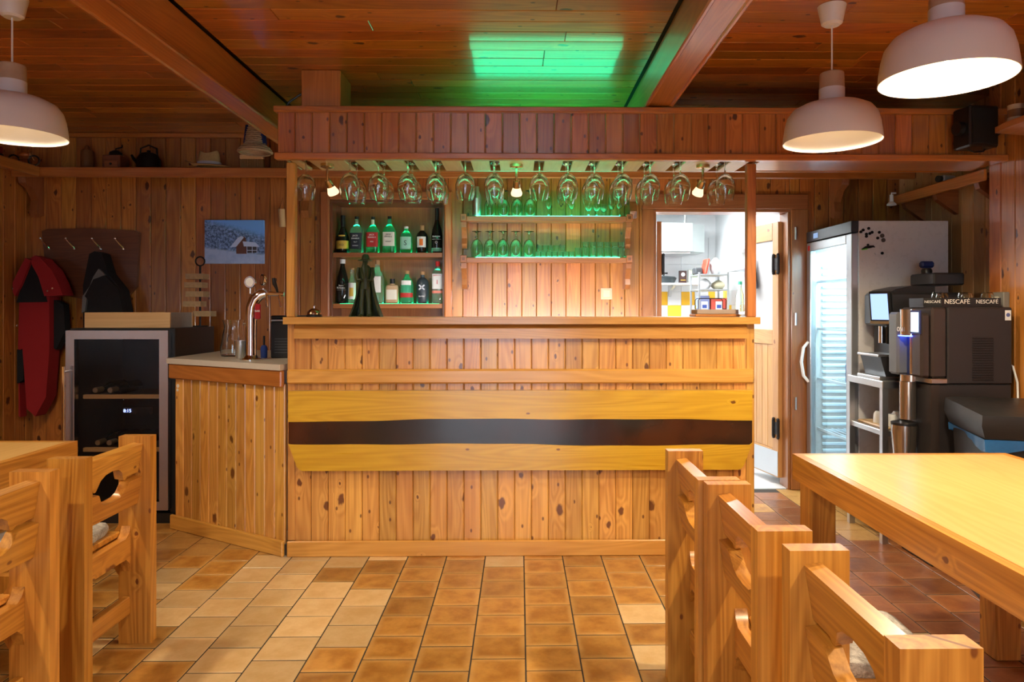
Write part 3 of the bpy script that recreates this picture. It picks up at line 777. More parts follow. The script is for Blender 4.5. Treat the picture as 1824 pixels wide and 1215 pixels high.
# ---------------------------------------------------------------- tables and chairs
TOPM = wood('table', 'y')
def table(label, x0, x1, y0, y1):
    t = thing('dining_table', label, 'table', ((x0 + x1) / 2, (y0 + y1) / 2, 0))
    O = ((x0 + x1) / 2, (y0 + y1) / 2, 0)
    B(O).box(x0 + 0.03, x1 - 0.03, y0 + 0.03, y1 - 0.03, 0.70, 0.7405).build('tabletop', TOPM, t, smooth=False)
    for n_, a in (('edge_board', (x0, x0 + 0.0299, y0, y1)), ('edge_board', (x1 - 0.0299, x1, y0, y1)), ('edge_board', (x0 + 0.03, x1 - 0.03, y0, y0 + 0.0299)), ('edge_board', (x0 + 0.03, x1 - 0.03, y1 - 0.0299, y1))):
        ax = 'y' if a[3] - a[2] > a[1] - a[0] else 'x'
        B(O).box(*a, 0.645, 0.740).bevel(0.006, 2).build(n_, wood('chair', ax), t)
    for sx in (0, 1):
        for sy in (0, 1):
            lx = x0 + 0.02 if sx == 0 else x1 - 0.115; ly = y0 + 0.02 if sy == 0 else y1 - 0.115
            B(O).box(lx, lx + 0.095, ly, ly + 0.095, 0, 0.645, 0.004).build('leg', wood('chair', 'z'), t, smooth=False)
    return t
table('long pale topped dining table before the coffee machine', 1.04, 1.86, 0.55, 2.64)
table('long pale topped dining table before the wine cooler', -2.67, -1.85, 0.85, 2.94)

def chair_proto():
    c = thing('dining_chair', 'x', 'chair', (0, 0, 0), 0, 'heavy pine dining chairs')
    cz, cx, cy = wood('chair', 'z'), wood('chair', 'x'), wood('chair', 'y')
    for s in (-1, 1):
        y0, y1 = sorted((s * 0.182, s * 0.226))
        B((0.06, s * 0.204, 0.4)).box(0, 0.122, y0, y1, 0, 0.80).bevel(0.006, 2).build('back_post', cz, c, loc=(0.06, s * 0.204, 0.4))
        # side frame below the seat with a rounded front leg
        prof = [(0.123, 0.33), (0.123, 0.46), (0.150, 0.425), (0.19, 0.415), (0.47, 0.415), (0.47, 0.0), (0.37, 0.0), (0.37, 0.24), (0.355, 0.295), (0.30, 0.33)]
        prof = [(0.123, 0.26), (0.123, 0.46), (0.145, 0.428), (0.18, 0.415), (0.47, 0.415), (0.47, 0.0), (0.37, 0.0), (0.37, 0.25), (0.355, 0.295), (0.315, 0.315), (0.185, 0.315), (0.145, 0.295)]
        B((0.3, s * 0.204, 0.3)).prism(prof, y0 + 0.004, y1 - 0.004, 'y').bevel(0.004, 1).build('side_frame', cz, c, loc=(0.3, s * 0.204, 0.3))
    def slat(prof, name, zc):
        R = Matrix.Translation((0.056, 0, zc)) @ Matrix.Rotation(-0.16, 4, 'Y')
        t = B().prism([(y, z - zc) for y, z in prof], -0.017, 0.017, 'x').bevel(0.010, 3)
        o = t.build(name, cy, c); o.matrix_local = R
        return o
    half = [(0.181, 0.665), (0.105, 0.665), (0.097, 0.655), (0.086, 0.655), (0.078, 0.667), (0.066, 0.690), (0.040, 0.705), (0.0, 0.710)]
    up = half + [(-y, z) for y, z in reversed(half[:-1])] + [(-0.181, 0.775), (0.181, 0.775)]
    slat(up, 'upper_slat', 0.71)
    half = [(0.181, 0.650), (0.100, 0.650), (0.090, 0.645), (0.070, 0.612), (0.045, 0.600), (0.0, 0.597)]
    lw = half + [(-y, z) for y, z in reversed(half[:-1])] + [(-0.181, 0.545), (0.181, 0.545)]
    slat(lw, 'lower_slat', 0.60)
    # seat rail between the posts, rounded into them
    half = [(0.181, 0.455), (0.170, 0.430), (0.150, 0.414), (0.0, 0.412)]
    low = [(0.0, 0.335), (0.150, 0.335), (0.172, 0.315), (0.181, 0.280)]
    rp = half + [(-y, z) for y, z in reversed(half[:-1])] + [(-y, z) for y, z in reversed(low)] + low[1:]
    B((0, 0, 0.4)).prism(rp, 0.075, 0.110, 'x').bevel(0.004, 1).build('seat_rail', cy, c, loc=(0, 0, 0.4))
    for i in range(5):
        y0 = -0.178 + 0.0713 * i
        B((0.29, y0 + 0.035, 0.43)).box(0.112, 0.465, y0 + 0.0008, y0 + 0.0705, 0.4155, 0.436, 0.003).build('seat_board', cx, c, smooth=False, loc=(0.29, y0 + 0.035, 0.43))
    B((0.09, 0, 0.15)).box(0.075, 0.105, -0.181, 0.181, 0.115, 0.185, 0.004).build('stretcher', cy, c, smooth=False, loc=(0.09, 0, 0.15))
    return c
N = NT('grey_fleece')
tc = N.n('TexCoord').outputs['Object']
f1 = N.noise(tc, 34, 5, 0.7); f2 = N.noise(tc, 150, 3)
N.bsdf(Base_Color=N.mix(N.ramp(f1, 0.35, 0.7), (0.20, 0.175, 0.15), (0.52, 0.49, 0.45)), Roughness=0.95, Sheen_Weight=0.4, Normal=N.bump(N.math('ADD', f1, f2), 0.6, 0.006))
FLEECE = N.m
def cushion_proto():
    t = B()
    rings = []
    for z, k in ((0.0, 0.965), (0.010, 1.0), (0.024, 1.0), (0.034, 0.965), (0.040, 0.86), (0.043, 0.6)):
        r = []
        for i in range(40):
            a = 2 * PI * i / 40
            cxx, sxx = math.cos(a), math.sin(a)
            p = 0.34
            x = 0.175 * math.copysign(abs(cxx) ** p, cxx) * k; yy = 0.165 * math.copysign(abs(sxx) ** p, sxx) * k
            w = 1 + 0.02 * math.sin(5 * a) + 0.012 * math.sin(11 * a + 1)
            r.append((x * w, yy * w, z + 0.004 * math.sin(3 * a + z * 40) * (z / 0.04)))
        rings.append(r)
    t.rings(rings)
    return t.build('seat_cushion', FLEECE)
CH = chair_proto(); CU = cushion_proto()
spots = [(0.512, 2.215, 0.0, 'pine dining chair at the coffee side table, farthest from the viewer', 'grey fleece cushion on the chair closest to the bar end'),
         (0.525, 1.755, 0.0, 'pine dining chair in the middle of the row of three', 'grey fleece cushion on the middle chair of the row of three'),
         (0.548, 1.222, 0.0, 'nearest pine dining chair of the row of three', 'grey fleece cushion on the nearest chair of three'),
         (-1.425, 2.525, PI, 'pine dining chair right before the wine cooler', 'grey fleece cushion on the chair before the wine cooler'),
         (-1.415, 1.935, PI, 'pine dining chair cut off by the picture edge', 'grey fleece cushion on the chair cut by the picture edge')]
for i, (x, y, rz, lab, clab) in enumerate(spots):
    o = CH if i == 0 else copy_tree(CH)
    o.location = (x, y, 0); o.rotation_euler = (0, 0, rz); o['label'] = lab
    k = CU if i == 0 else CU.copy()
    if i: COL.objects.link(k)
    dx = 0.295 if rz == 0 else -0.295
    k.location = (x + dx, y, 0.4365); k.rotation_euler = (0, 0, rz + 0.06 * (i - 2))
    tag(k, clab, 'cushion', 'grey fleece seat cushions')

# ---------------------------------------------------------------- pendant lamps
SHADE = plain('lamp_enamel', (0.72, 0.68, 0.66), 0.45, noise=0.01)
INNER = plain('lamp_inside', (0.85, 0.82, 0.76), 0.6, noise=0.01)
def pendant(label, x, y, zr, power, bright=6.0):
    t = thing('pendant_lamp', label, 'pendant lamp', (x, y, zr), 0, 'white pendant lamps')
    R = 0.191
    out = [(R, 0.0), (R * 0.985, 0.030), (R * 0.955, 0.070), (R * 0.905, 0.105), (R * 0.80, 0.132), (R * 0.62, 0.150), (R * 0.40, 0.160), (0.052, 0.164)]
    B().lathe(out + [(0.050, 0.158), (R * 0.40, 0.156), (R * 0.61, 0.146), (R * 0.785, 0.128), (R * 0.89, 0.102), (R * 0.94, 0.068), (R * 0.972, 0.030), (R * 0.987, 0.0), (R, 0.0)], n=48).build('lamp_shade', SHADE, t)
    B().lathe([(0, 0.158), (0.0495, 0.158), (0.0495, 0.218), (0, 0.218)], n=32).build('neck', SHADE, t)
    B().lathe([(0, 0.2185), (0.0485, 0.2185), (0.047, 0.279), (0.044, 0.283), (0, 0.283)], n=32).build('wooden_cap', plain('ash_wood', (0.50, 0.34, 0.22), 0.5, noise=0.2, nscale=40), t)
    B().cyl((0, 0, 0.283), (0, 0, CEIL - zr - 0.075), 0.0035, n=8).build('cord', WHITE, t)
    B().lathe([(0, CEIL - zr - 0.08), (0.030, CEIL - zr - 0.08), (0.041, CEIL - zr - 0.072), (0.056, CEIL - zr - 0.001), (0, CEIL - zr - 0.001)], n=32).build('ceiling_rose', WHITE, t)
    B().lathe([(0, 0.062), (0.022, 0.064), (0.040, 0.078), (0.044, 0.092), (0.036, 0.116), (0.018, 0.136), (0.016, 0.157), (0, 0.157)], n=24).build('bulb', plain('lamp_bulb_%d' % int(bright), (0.9, 0.88, 0.8), 0.4, emit=(1, 0.76, 0.42), es=bright), t)
    l = bpy.data.lights.new('bulb_light', 'SPOT'); l.energy = power; l.color = WARM; l.shadow_soft_size = 0.045; l.spot_size = 2.75; l.spot_blend = 0.25
    o = bpy.data.objects.new('bulb_light', l); link(o, t); o.location = (0, 0, 0.050)
    return t
pendant('white pendant lamp with bright open shade, biggest in view', 1.31, 2.12, 1.995, PENDANT_W * 1.1, 60.0)
pendant('white pendant lamp hanging before the canopy', 1.277, 2.83, 1.973, PENDANT_W * 0.55, 4.0)
pendant('white pendant lamp hanging over the wine cooler side table', -2.02, 2.80, 1.98, PENDANT_W * 0.45, 4.0)
# ---------------------------------------------------------------- glassware
ORD = ['first', 'second', 'third', 'fourth', 'fifth', 'sixth', 'seventh', 'eighth', 'ninth', 'tenth', 'eleventh', 'twelfth', 'thirteenth', 'last']
def shared(b, name, mat):
    bmesh.ops.recalc_face_normals(b.bm, faces=b.bm.faces)
    me = bpy.data.meshes.new(name); b.bm.to_mesh(me); b.bm.free(); me.shade_smooth()
    if hasattr(me, 'set_sharp_from_angle'): me.set_sharp_from_angle(angle=0.9)
    me.materials.append(mat); return me
def glass_thing(name, meshes, loc, label, cat, group, flip=False, rz=0.0):
    t = thing(name, label, cat, loc, rz, group)
    if flip: t.rotation_euler = (PI, 0, rz)
    for pn, me in meshes:
        o = bpy.data.objects.new(pn, me); link(o, t)
    return t
def wine_meshes(foot_r, stem, bowl_h, r_max, r_rim, th=0.0016):
    """stands upright on z = 0"""
    foot = shared(B().lathe([(0, 0), (foot_r, 0), (foot_r, 0.0015), (foot_r * 0.5, 0.004), (0.008, 0.009), (0.0045, 0.02), (0, 0.0205)], n=24), 'foot', GLASS)
    st = shared(B().lathe([(0, 0.021), (0.0042, 0.021), (0.0036, stem * 0.6), (0.005, stem), (0, stem + 0.0008)], n=12), 'stem', GLASS)
    z0 = stem + 0.0012
    pr = [(0.0, 0), (0.35, 0.03), (0.66, 0.13), (0.88, 0.28), (1.0, 0.45), (0.985, 0.62), (0.92, 0.80), (r_rim / r_max, 1.0)]
    out = [(r * r_max, z0 + h * bowl_h) for r, h in pr]
    inn = [(max(0, r * r_max - th), z0 + h * bowl_h + (0.004 if h < 0.5 else 0)) for r, h in reversed(pr)]
    bowl = shared(B().lathe(out + inn, n=28), 'bowl', GLASS)
    return [('foot', foot), ('stem', st), ('bowl', bowl)]
WG = wine_meshes(0.036, 0.082, 0.142, 0.054, 0.042)
for i, x in enumerate(GX):
    end = ORD[i] if i < 13 else 'last'
    glass_thing('wine_glass', WG, (x, 3.765 if i == 0 else 3.725, 2.1015), 'wine glass hanging in the front row of the rack, %s from the bell end' % end, 'wine glass', 'wine glasses hanging in the canopy rack', True)
for i, x in enumerate(GX):
    if i in (0, 5, 7): continue
    end = ORD[i] if i < 13 else 'last'
    glass_thing('wine_glass', WG, (x, 3.885, 2.1015), 'wine glass hanging in the rear row of the rack, behind the %s front one' % end, 'wine glass', 'wine glasses hanging in the canopy rack', True)
# stemmed glasses upside down on the two shelves
_g = GLASS; GLASS = plain('shelf_glass', (0.85, 1.0, 0.93), 0.07, trans=1.0, ior=1.45, noise=0.0)  # slight green tint carries the LED glow in the glass colour
BG = wine_meshes(0.034, 0.050, 0.135, 0.043, 0.034)
for z, lab, xs_ in ((1.9325, 'upper', (-0.205, -0.112, -0.018, 0.074)), (1.6485, 'lower', (-0.300, -0.208, -0.117, -0.027, 0.066))):
    for i, x in enumerate(xs_):
        glass_thing('tulip_glass', BG, (x, 4.875, z + 0.1862), 'tulip glass upside down on the %s green lit shelf, %s from the shaker end' % (lab, ORD[i]), 'glass', 'tulip glasses on the green shelves', True)
FLUTE = wine_meshes(0.026, 0.055, 0.085, 0.024, 0.024)
SHERRY = wine_meshes(0.026, 0.040, 0.060, 0.028, 0.025)
GLASS = _g
for i, (x, M, nm, yy) in enumerate(((0.202, FLUTE, 'flute', 4.86), (0.363, FLUTE, 'flute', 4.87), (0.480, SHERRY, 'sherry glass', 4.85), (0.538, SHERRY, 'sherry glass', 4.86), (0.592, SHERRY, 'sherry glass', 4.90), (0.645, FLUTE, 'flute', 4.88), (0.697, FLUTE, 'flute', 4.86))):
    glass_thing(nm.replace(' ', '_'), M, (x, yy, 1.9325), 'small stemmed %s on the upper green lit shelf, %s after the tulip glasses' % (nm, ORD[i]), 'glass', 'small stemmed glasses')
def cup(r0, r1, h, th=0.002):
    return shared(B().lathe([(0, 0), (r0 * 0.94, 0), (r0, 0.003), (r1, h), (r1 - th, h), (r0 - th, 0.010), (0, 0.009)], n=20), 'cup', GLASS2)
SHOT, TUMB, TUMB2 = cup(0.0165, 0.0188, 0.043), cup(0.0215, 0.0242, 0.070), cup(0.021, 0.0235, 0.040)
def glass_obj(name, me, loc, label, cat, group):
    o = bpy.data.objects.new(name, me); link(o); o.location = loc; return tag(o, label, cat, group)
SX = (0.127, 0.166, 0.205, 0.244, 0.283, 0.322, 0.362)
for i, x in enumerate(SX):
    glass_obj('shot_glass', SHOT, (x, 4.845, 1.6485), 'shot glass standing on the lower green shelf, %s after the tulip glasses' % ORD[i], 'shot glass', 'shot glasses')
for i, x in enumerate(SX[:5]):
    glass_obj('shot_glass', SHOT, (x + 0.014, 4.845, 1.6920), 'shot glass stacked on top of the shot glass row, %s after the tulip glasses' % ORD[i], 'shot glass', 'shot glasses')
for i, x in enumerate((0.409, 0.460, 0.511, 0.562, 0.613, 0.664, 0.712)):
    glass_obj('tumbler', TUMB, (x, 4.85, 1.6485), 'tumbler on the lower green shelf, %s after the shot glasses' % ORD[i], 'tumbler', 'tumblers')
    if i > 0: glass_obj('tumbler', TUMB2, (x, 4.85, 1.7190), 'tumbler stacked in the upper layer, %s after the shot glasses' % ORD[i - 1], 'tumbler', 'tumblers')
sh = thing('cocktail_shaker', 'tall steel cocktail shaker on the upper green shelf', 'shaker', (-0.300, 4.87, 1.9325))
B().lathe([(0, 0), (0.027, 0), (0.030, 0.01), (0.034, 0.13), (0, 0.13)], n=24).build('body', STEEL, sh)
B().lathe([(0, 0.1305), (0.035, 0.1305), (0.030, 0.155), (0.018, 0.185), (0.016, 0.215), (0, 0.217)], n=24).build('lid', STEEL, sh)

# ---------------------------------------------------------------- bottles
def sq(r, h, p, n=32, ry=None):
    out = []
    for i in range(n):
        a = 2 * PI * i / n + PI / n
        c_, s_ = math.cos(a), math.sin(a)
        out.append((r * math.copysign(abs(c_) ** p, c_), (ry or r) * math.copysign(abs(s_) ** p, s_), h))
    return out
def bottle_glass(name, col, trans, rough=0.04):
    return plain(name, col, rough, trans=trans, ior=1.45, noise=0.0, coat=0.0)
BG_DARK = bottle_glass('bottle_dark', (0.010, 0.012, 0.010), 0.0, 0.06)
BG_CLEAR = bottle_glass('bottle_clear', (0.80, 0.98, 0.90), 0.92, 0.02)
BG_AMBER = bottle_glass('bottle_amber', (0.45, 0.13, 0.02), 0.7, 0.03)
BG_GREENLIT = bottle_glass('bottle_green_lit', (0.12, 0.75, 0.42), 0.8, 0.03)  # clear bottles, the green LED light is put into the glass colour
GOLD = plain('label_gold', (0.62, 0.42, 0.06), 0.35); CREAM = plain('label_cream', (0.70, 0.69, 0.60), 0.5)
REDL = plain('label_red', (0.45, 0.025, 0.02), 0.5); BLKL = plain('label_black', (0.015, 0.02, 0.03), 0.4)
PAPER = plain('label_white', (0.75, 0.75, 0.74), 0.5); ORANGEL = plain('label_orange', (0.75, 0.17, 0.02), 0.5)
MINT = plain('label_mint', (0.30, 0.62, 0.48), 0.5); CORK = plain('cork', (0.45, 0.25, 0.11), 0.8, noise=0.3)
INK = plain('ink_dark', (0.03, 0.03, 0.03), 0.6); INKW = plain('ink_white', (0.85, 0.85, 0.85), 0.6); INKR = plain('ink_red', (0.55, 0.02, 0.03), 0.6)
TAN = plain('label_kraft', (0.50, 0.34, 0.20), 0.7)
def bottle(label, x, z, H, r, prof, mat, cap, labels=(), y=5.06, ry=None):
    """prof: (radius share, height share, squareness exponent); cap: (height share, radius, material); labels: (h0, h1, material, half angle or None, [texts])"""
    t = thing('liquor_bottle', label, 'bottle', (x, y, z), 0, 'bottles in the cabinet')
    g = B(); g.rings([sq(r * k, H * h, p, 32, (ry * k if ry else None)) for k, h, p in prof]); g.build('glass_body', mat, t)
    hc, rc, mc = cap
    B().lathe([(0, H * hc), (rc, H * hc), (rc, H), (0, H)], n=16).build('cap', mc, t)
    for L in labels:
        h0, h1, m, wid = L[:4]
        k, p = L[4], L[5]
        rr, rry = r * k + 0.0012, (ry * k + 0.0012 if ry else r * k + 0.0012)
        pts = []
        for i in range(17):
            a = -PI / 2 + wid * (i / 8 - 1)
            c_, s_ = math.cos(a), math.sin(a)
            pts.append((rr * math.copysign(abs(c_) ** p, c_), rry * math.copysign(abs(s_) ** p, s_)))
        b = B(); lo_ = [b._v((u, w, H * h0)) for u, w in pts]; up_ = [b._v((u, w, H * h1)) for u, w in pts]
        for i in range(16): b.bm.faces.new((lo_[i], lo_[i + 1], up_[i + 1], up_[i]))
        lo_o = b.build('paper_label', m, t)
        for (s, size, hz, ink) in (L[6] if len(L) > 6 else ()):
            text('lettering', s, size, (0, -rry - 0.0022, H * hz), FRONT, ink, lo_o)
    return t
SQB = [(0.92, 0, .35), (1, 0.02, .35), (1, 0.58, .35), (0.93, 0.64, .45), (0.55, 0.74, .8), (0.34, 0.78, 1), (0.30, 0.90, 1), (0.30, 0.93, 1)]
RND = [(0.95, 0, 1), (1, 0.02, 1), (1, 0.48, 1), (0.9, 0.58, 1), (0.5, 0.72, 1), (0.32, 0.78, 1), (0.30, 0.92, 1)]
WINE = [(0.95, 0, 1), (1, 0.02, 1), (1, 0.40, 1), (0.85, 0.52, 1), (0.48, 0.66, 1), (0.34, 0.74, 1), (0.32, 0.95, 1)]
SQUAT = [(0.9, 0, .6), (1, 0.04, .6), (1, 0.60, .6), (0.85, 0.72, .7), (0.42, 0.82, 1), (0.34, 0.86, 1), (0.34, 0.93, 1)]
z1, z2 = 1.6970, 1.3330
z1 += 0.0; T1 = 'top shelf of the spirits cabinet'
bottle('dark cognac bottle with a yellow label on the cabinet top shelf', -1.279, z1, 0.272, 0.046, [(0.95, 0, 1), (1, 0.02, 1), (1, 0.32, 1), (0.88, 0.44, 1), (0.5, 0.60, 1), (0.34, 0.68, 1), (0.33, 0.95, 1)], BG_DARK, (0.70, 0.0165, BLACK),
       [(0.10, 0.32, GOLD, 1.2, 1.0, 1, [('XO', 0.022, 0.20, INK)]), (0.42, 0.47, GOLD, 0.6, 0.86, 1)])
bottle('square whiskey bottle with a black label on the cabinet top shelf', -1.180, z1, 0.264, 0.043, SQB, BG_CLEAR, (0.93, 0.0145, BLACK),
       [(0.10, 0.54, BLKL, 1.0, 1.0, .35, [("JACK", 0.017, 0.46, INKW), ("DANIEL'S", 0.014, 0.385, INKW), ('No.7', 0.012, 0.29, INKW), ('WHISKEY', 0.010, 0.19, INKW)])])
bottle('square whiskey bottle with a red label on the cabinet top shelf', -1.062, z1, 0.262, 0.044, SQB, BG_GREENLIT, (0.93, 0.0145, BLACK),
       [(0.16, 0.56, REDL, 1.0, 1.0, .35, [("JACK", 0.016, 0.49, INKW), ("DANIEL'S", 0.014, 0.42, INKW), ('FIRE', 0.013, 0.30, INKW)]), (0.78, 0.92, CREAM, 0.8, 0.31, 1)])
bottle('square whiskey bottle with a cream label on the cabinet top shelf', -0.943, z1, 0.266, 0.045, SQB, BG_GREENLIT, (0.93, 0.0145, BLACK),
       [(0.18, 0.56, CREAM, 1.0, 1.0, .35, [("JACK", 0.016, 0.49, INK), ("DANIEL'S", 0.013, 0.43, INK), ('HONEY', 0.012, 0.30, INK)])])
bottle('short green lit bottle with a pale squiggle label on the top shelf', -0.822, z1, 0.192, 0.043, SQUAT, BG_GREENLIT, (0.92, 0.016, PAPER),
       [(0.12, 0.60, MINT, 0.95, 1.0, .6, [('S', 0.05, 0.36, INK)])])
bottle('dark rum bottle with a grey and orange label on the top shelf', -0.708, z1, 0.200, 0.045, [(0.95, 0, 1), (1, 0.03, 1), (1, 0.55, 1), (0.8, 0.70, 1), (0.45, 0.78, 1), (0.32, 0.82, 1), (0.32, 0.95, 1)], BG_DARK, (0.82, 0.016, CORK),
       [(0.20, 0.58, PAPER, 0.75, 1.0, 1), (0.26, 0.50, ORANGEL, 0.28, 1.02, 1)])
bottle('tall slim black bottle with white lettering at the top shelf end', -0.600, z1, 0.325, 0.040, WINE, BG_DARK, (0.74, 0.0145, BLACK),
       [(0.03, 0.11, MINT, 1.1, 1.0, 1), (0.30, 0.305, INKW, 0.9, 1.0, 1, [('BARON', 0.016, 0.36, INKW), ('O', 0.024, 0.23, INKW)])])
bottle('dark swing top bottle on the cabinet lower shelf', -1.282, z2, 0.318, 0.043, [(0.95, 0, 1), (1, 0.02, 1), (1, 0.42, 1), (0.85, 0.60, 1), (0.5, 0.78, 1), (0.36, 0.86, 1), (0.36, 0.90, 1)], BG_DARK, (0.905, 0.020, plain('porcelain_stopper', (0.8, 0.8, 0.8), 0.2)),
       [(0.30, 0.303, INKW, 0.8, 1.0, 1, [('Stara', 0.017, 0.40, INKW), ('Kresna', 0.021, 0.35, INKW)])])
bottle('slim clear bottle with a yellow flower label on the lower shelf', -1.213, z2, 0.255, 0.028, [(0.95, 0, 1), (1, 0.02, 1), (1, 0.58, 1), (0.8, 0.66, 1), (0.55, 0.72, 1), (0.5, 0.95, 1)], BG_CLEAR, (0.95, 0.015, CORK),
       [(0.12, 0.58, PAPER, 1.3, 1.0, 1), (0.20, 0.44, GOLD, 0.5, 1.03, 1)])
bottle('clear gin bottle with a diamond label behind the figurine', -1.030, z2, 0.312, 0.045, [(0.9, 0, .7), (1, 0.02, .7), (1, 0.55, .7), (0.85, 0.66, .8), (0.42, 0.76, 1), (0.34, 0.90, 1)], BG_CLEAR, (0.90, 0.017, CORK),
       [(0.25, 0.62, PAPER, 0.6, 1.0, .7)])
bottle('squat kraft paper wrapped bottle on the cabinet lower shelf', -0.922, z2, 0.178, 0.046, [(0.9, 0, .5), (1, 0.04, .5), (1, 0.62, .5), (0.9, 0.72, .5), (0.42, 0.76, 1), (0.36, 0.80, 1)], TAN, (0.80, 0.018, BLACK),
       [(0.15, 0.55, CREAM, 0.7, 1.0, .5)])
bottle('round shouldered clear bottle with a red band on the lower shelf', -0.817, z2, 0.235, 0.047, [(0.9, 0, .8), (1, 0.03, .8), (1, 0.55, .8), (0.85, 0.70, .9), (0.40, 0.80, 1), (0.32, 0.90, 1)], BG_GREENLIT, (0.90, 0.017, CORK),
       [(0.32, 0.70, PAPER, 0.8, 0.96, .8), (0.18, 0.32, REDL, 1.2, 1.0, .8)])
b_ = bottle('rounded black rum bottle with crossed silver emblem on the lower shelf', -0.704, z2, 0.230, 0.046, [(0.86, 0, 1), (0.95, 0.03, 1), (1, 0.35, 1), (1, 0.55, 1), (0.9, 0.70, 1), (0.6, 0.78, 1), (0.32, 0.82, 1), (0.34, 0.90, 1)], plain('matte_black_glass', (0.03, 0.045, 0.055), 0.35), (0.90, 0.017, CORK))
for s in (-1, 1):
    B().box(-0.026, 0.026, -0.049, -0.0475, -0.005, 0.005).xf(Matrix.Translation((0, 0, 0.115)) @ Matrix.Rotation(s * 0.7, 4, 'Y')).build('emblem_bar', STEEL, b_, smooth=False)
text('lettering', 'BUMBU', 0.013, (0, -0.048, 0.05), FRONT, INKW, b_)
bottle('tall gin bottle with white label and red cap on the lower shelf', -0.594, z2, 0.304, 0.040, [(0.95, 0, .5), (1, 0.02, .5), (1, 0.70, .5), (0.85, 0.76, .6), (0.42, 0.82, 1), (0.36, 0.88, 1)], BG_CLEAR, (0.88, 0.0165, plain('cap_red', (0.6, 0.02, 0.02), 0.35)),
       [(0.34, 0.70, PAPER, 1.0, 1.0, .5, [('BEEFEATER', 0.011, 0.66, INKR), ('I', 0.045, 0.50, INKR)]), (0.24, 0.30, plain('label_pink', (0.75, 0.22, 0.16), 0.5), 1.0, 1.0, .5)])

# ---------------------------------------------------------------- on the bar top
BT = 1.2495
fg = thing('figurine', 'dark green cloaked wanderer statuette with brimmed hat on the bar', 'figurine', (-0.828, 3.76, BT))
FGM = plain('green_resin', (0.035, 0.055, 0.020), 0.42, noise=0.2, nscale=20)
rings = []
for k in range(15):
    h = k / 14
    z = 0.001 + 0.275 * h
    r = 0.050 * (1 - h) ** 2.2 + 0.038 * (1 if h < 0.86 else 1.0 - 4.2 * (h - 0.86))
    loop = []
    nn = 40; open_ = 1.15 * (1 - 0.35 * h)
    for i in range(nn + 1):
        a = -PI / 2 + open_ + (2 * PI - 2 * open_) * i / nn
        fold = 1 + 0.07 * (1 - h) * math.sin(9 * a + 2 * h) + 0.03 * math.sin(17 * a)
        loop.append((r * fold * math.cos(a), 0.62 * r * fold * math.sin(a), z))
    for i in range(nn, -1, -1):
        a = -PI / 2 + open_ + (2 * PI - 2 * open_) * i / nn
        fold = 1 + 0.07 * (1 - h) * math.sin(9 * a + 2 * h) + 0.03 * math.sin(17 * a)
        q = r * fold - 0.004
        loop.append((q * math.cos(a), 0.62 * q * math.sin(a), z))
    rings.append(loop)
B().rings(rings).build('cloak', FGM, fg)
def limb(pts, rs, n=12): return B().tube(pts, rs, n)
for s in (-1, 1):
    limb([(s * 0.020, -0.010, 0.004), (s * 0.019, -0.010, 0.03), (s * 0.020, -0.012, 0.075), (s * 0.017, -0.010, 0.10), (s * 0.014, -0.006, 0.145), (s * 0.012, -0.004, 0.165)], [0.014, 0.012, 0.0125, 0.0125, 0.0165, 0.017]).build('leg', FGM, fg)
    B().ball((s * 0.022, -0.022, 0.008), 0.016, 0.75, 1.3, 0.5).build('boot', FGM, fg)
    limb([(s * 0.034, -0.004, 0.262), (s * 0.042, -0.014, 0.225), (s * 0.034, -0.030, 0.195), (s * 0.016, -0.036, 0.198)], [0.012, 0.012, 0.010, 0.009]).build('arm', FGM, fg)
limb([(0, -0.004, 0.150), (0, -0.006, 0.185), (0, -0.006, 0.22), (0, -0.004, 0.262), (0, -0.003, 0.278)], [0.026, 0.027, 0.029, 0.031, 0.014], 16).build('torso', FGM, fg)
B().ball((0, -0.006, 0.298), 0.019, 0.85, 0.95, 1.15).build('head', FGM, fg)
limb([(0, -0.020, 0.292), (0, -0.030, 0.270), (0, -0.034, 0.235), (0, -0.030, 0.200)], [0.012, 0.015, 0.013, 0.003], 12).build('beard', FGM, fg)
B().lathe([(0, 0.304), (0.040, 0.300), (0.041, 0.303), (0.022, 0.310), (0.019, 0.326), (0.012, 0.336), (0, 0.338)], (0, -0.006, 0), 24).build('hat', FGM, fg)
bell = thing('desk_bell', 'small brass desk bell at the end of the bar top', 'bell', (-1.098, 3.735, BT))
BRASS2 = plain('worn_brass', (0.42, 0.26, 0.16), 0.22, 1.0)
B().lathe([(0, 0), (0.042, 0), (0.042, 0.008), (0.036, 0.012), (0, 0.012)], n=28).build('base', BLACK, bell)
B().lathe([(0.037, 0.0125), (0.036, 0.022), (0.028, 0.036), (0.015, 0.044), (0, 0.046)], n=28).build('dome', BRASS2, bell)
B().lathe([(0, 0.0465), (0.004, 0.0465), (0.004, 0.056), (0.008, 0.057), (0.007, 0.062), (0, 0.063)], n=14).build('button', CHROME, bell)
tr = thing('serving_board', 'stacked wooden serving boards on the bar by the doorway', 'serving board', (1.085, 3.86, BT))
B().box(-0.125, 0.120, -0.07, 0.07, 0, 0.014, 0.003).build('lower_board', wood('trim', 'x'), tr)
B().box(-0.115, 0.115, -0.065, 0.065, 0.0145, 0.040, 0.003).build('upper_board', plain('grey_wood', (0.42, 0.32, 0.26), 0.6, noise=0.2), tr)
wr = thing('wire_rack', 'small wire rack standing on the serving boards', 'rack', (1.06, 3.86, BT + 0.0405))
for y in (-0.035, 0.035):
    B().tube([(-0.075, y, 0.0022), (-0.075, y, 0.050), (-0.066, y, 0.060), (0.070, y, 0.060), (0.079, y, 0.050), (0.079, y, 0.0022)], 0.0022, 6).build('hoop', BLACKM, wr)
for x in (-0.075, 0.079):
    B().tube([(x, -0.0325, 0.0024), (x, 0.0325, 0.0024)], 0.0022, 6).build('crossbar', BLACKM, wr)

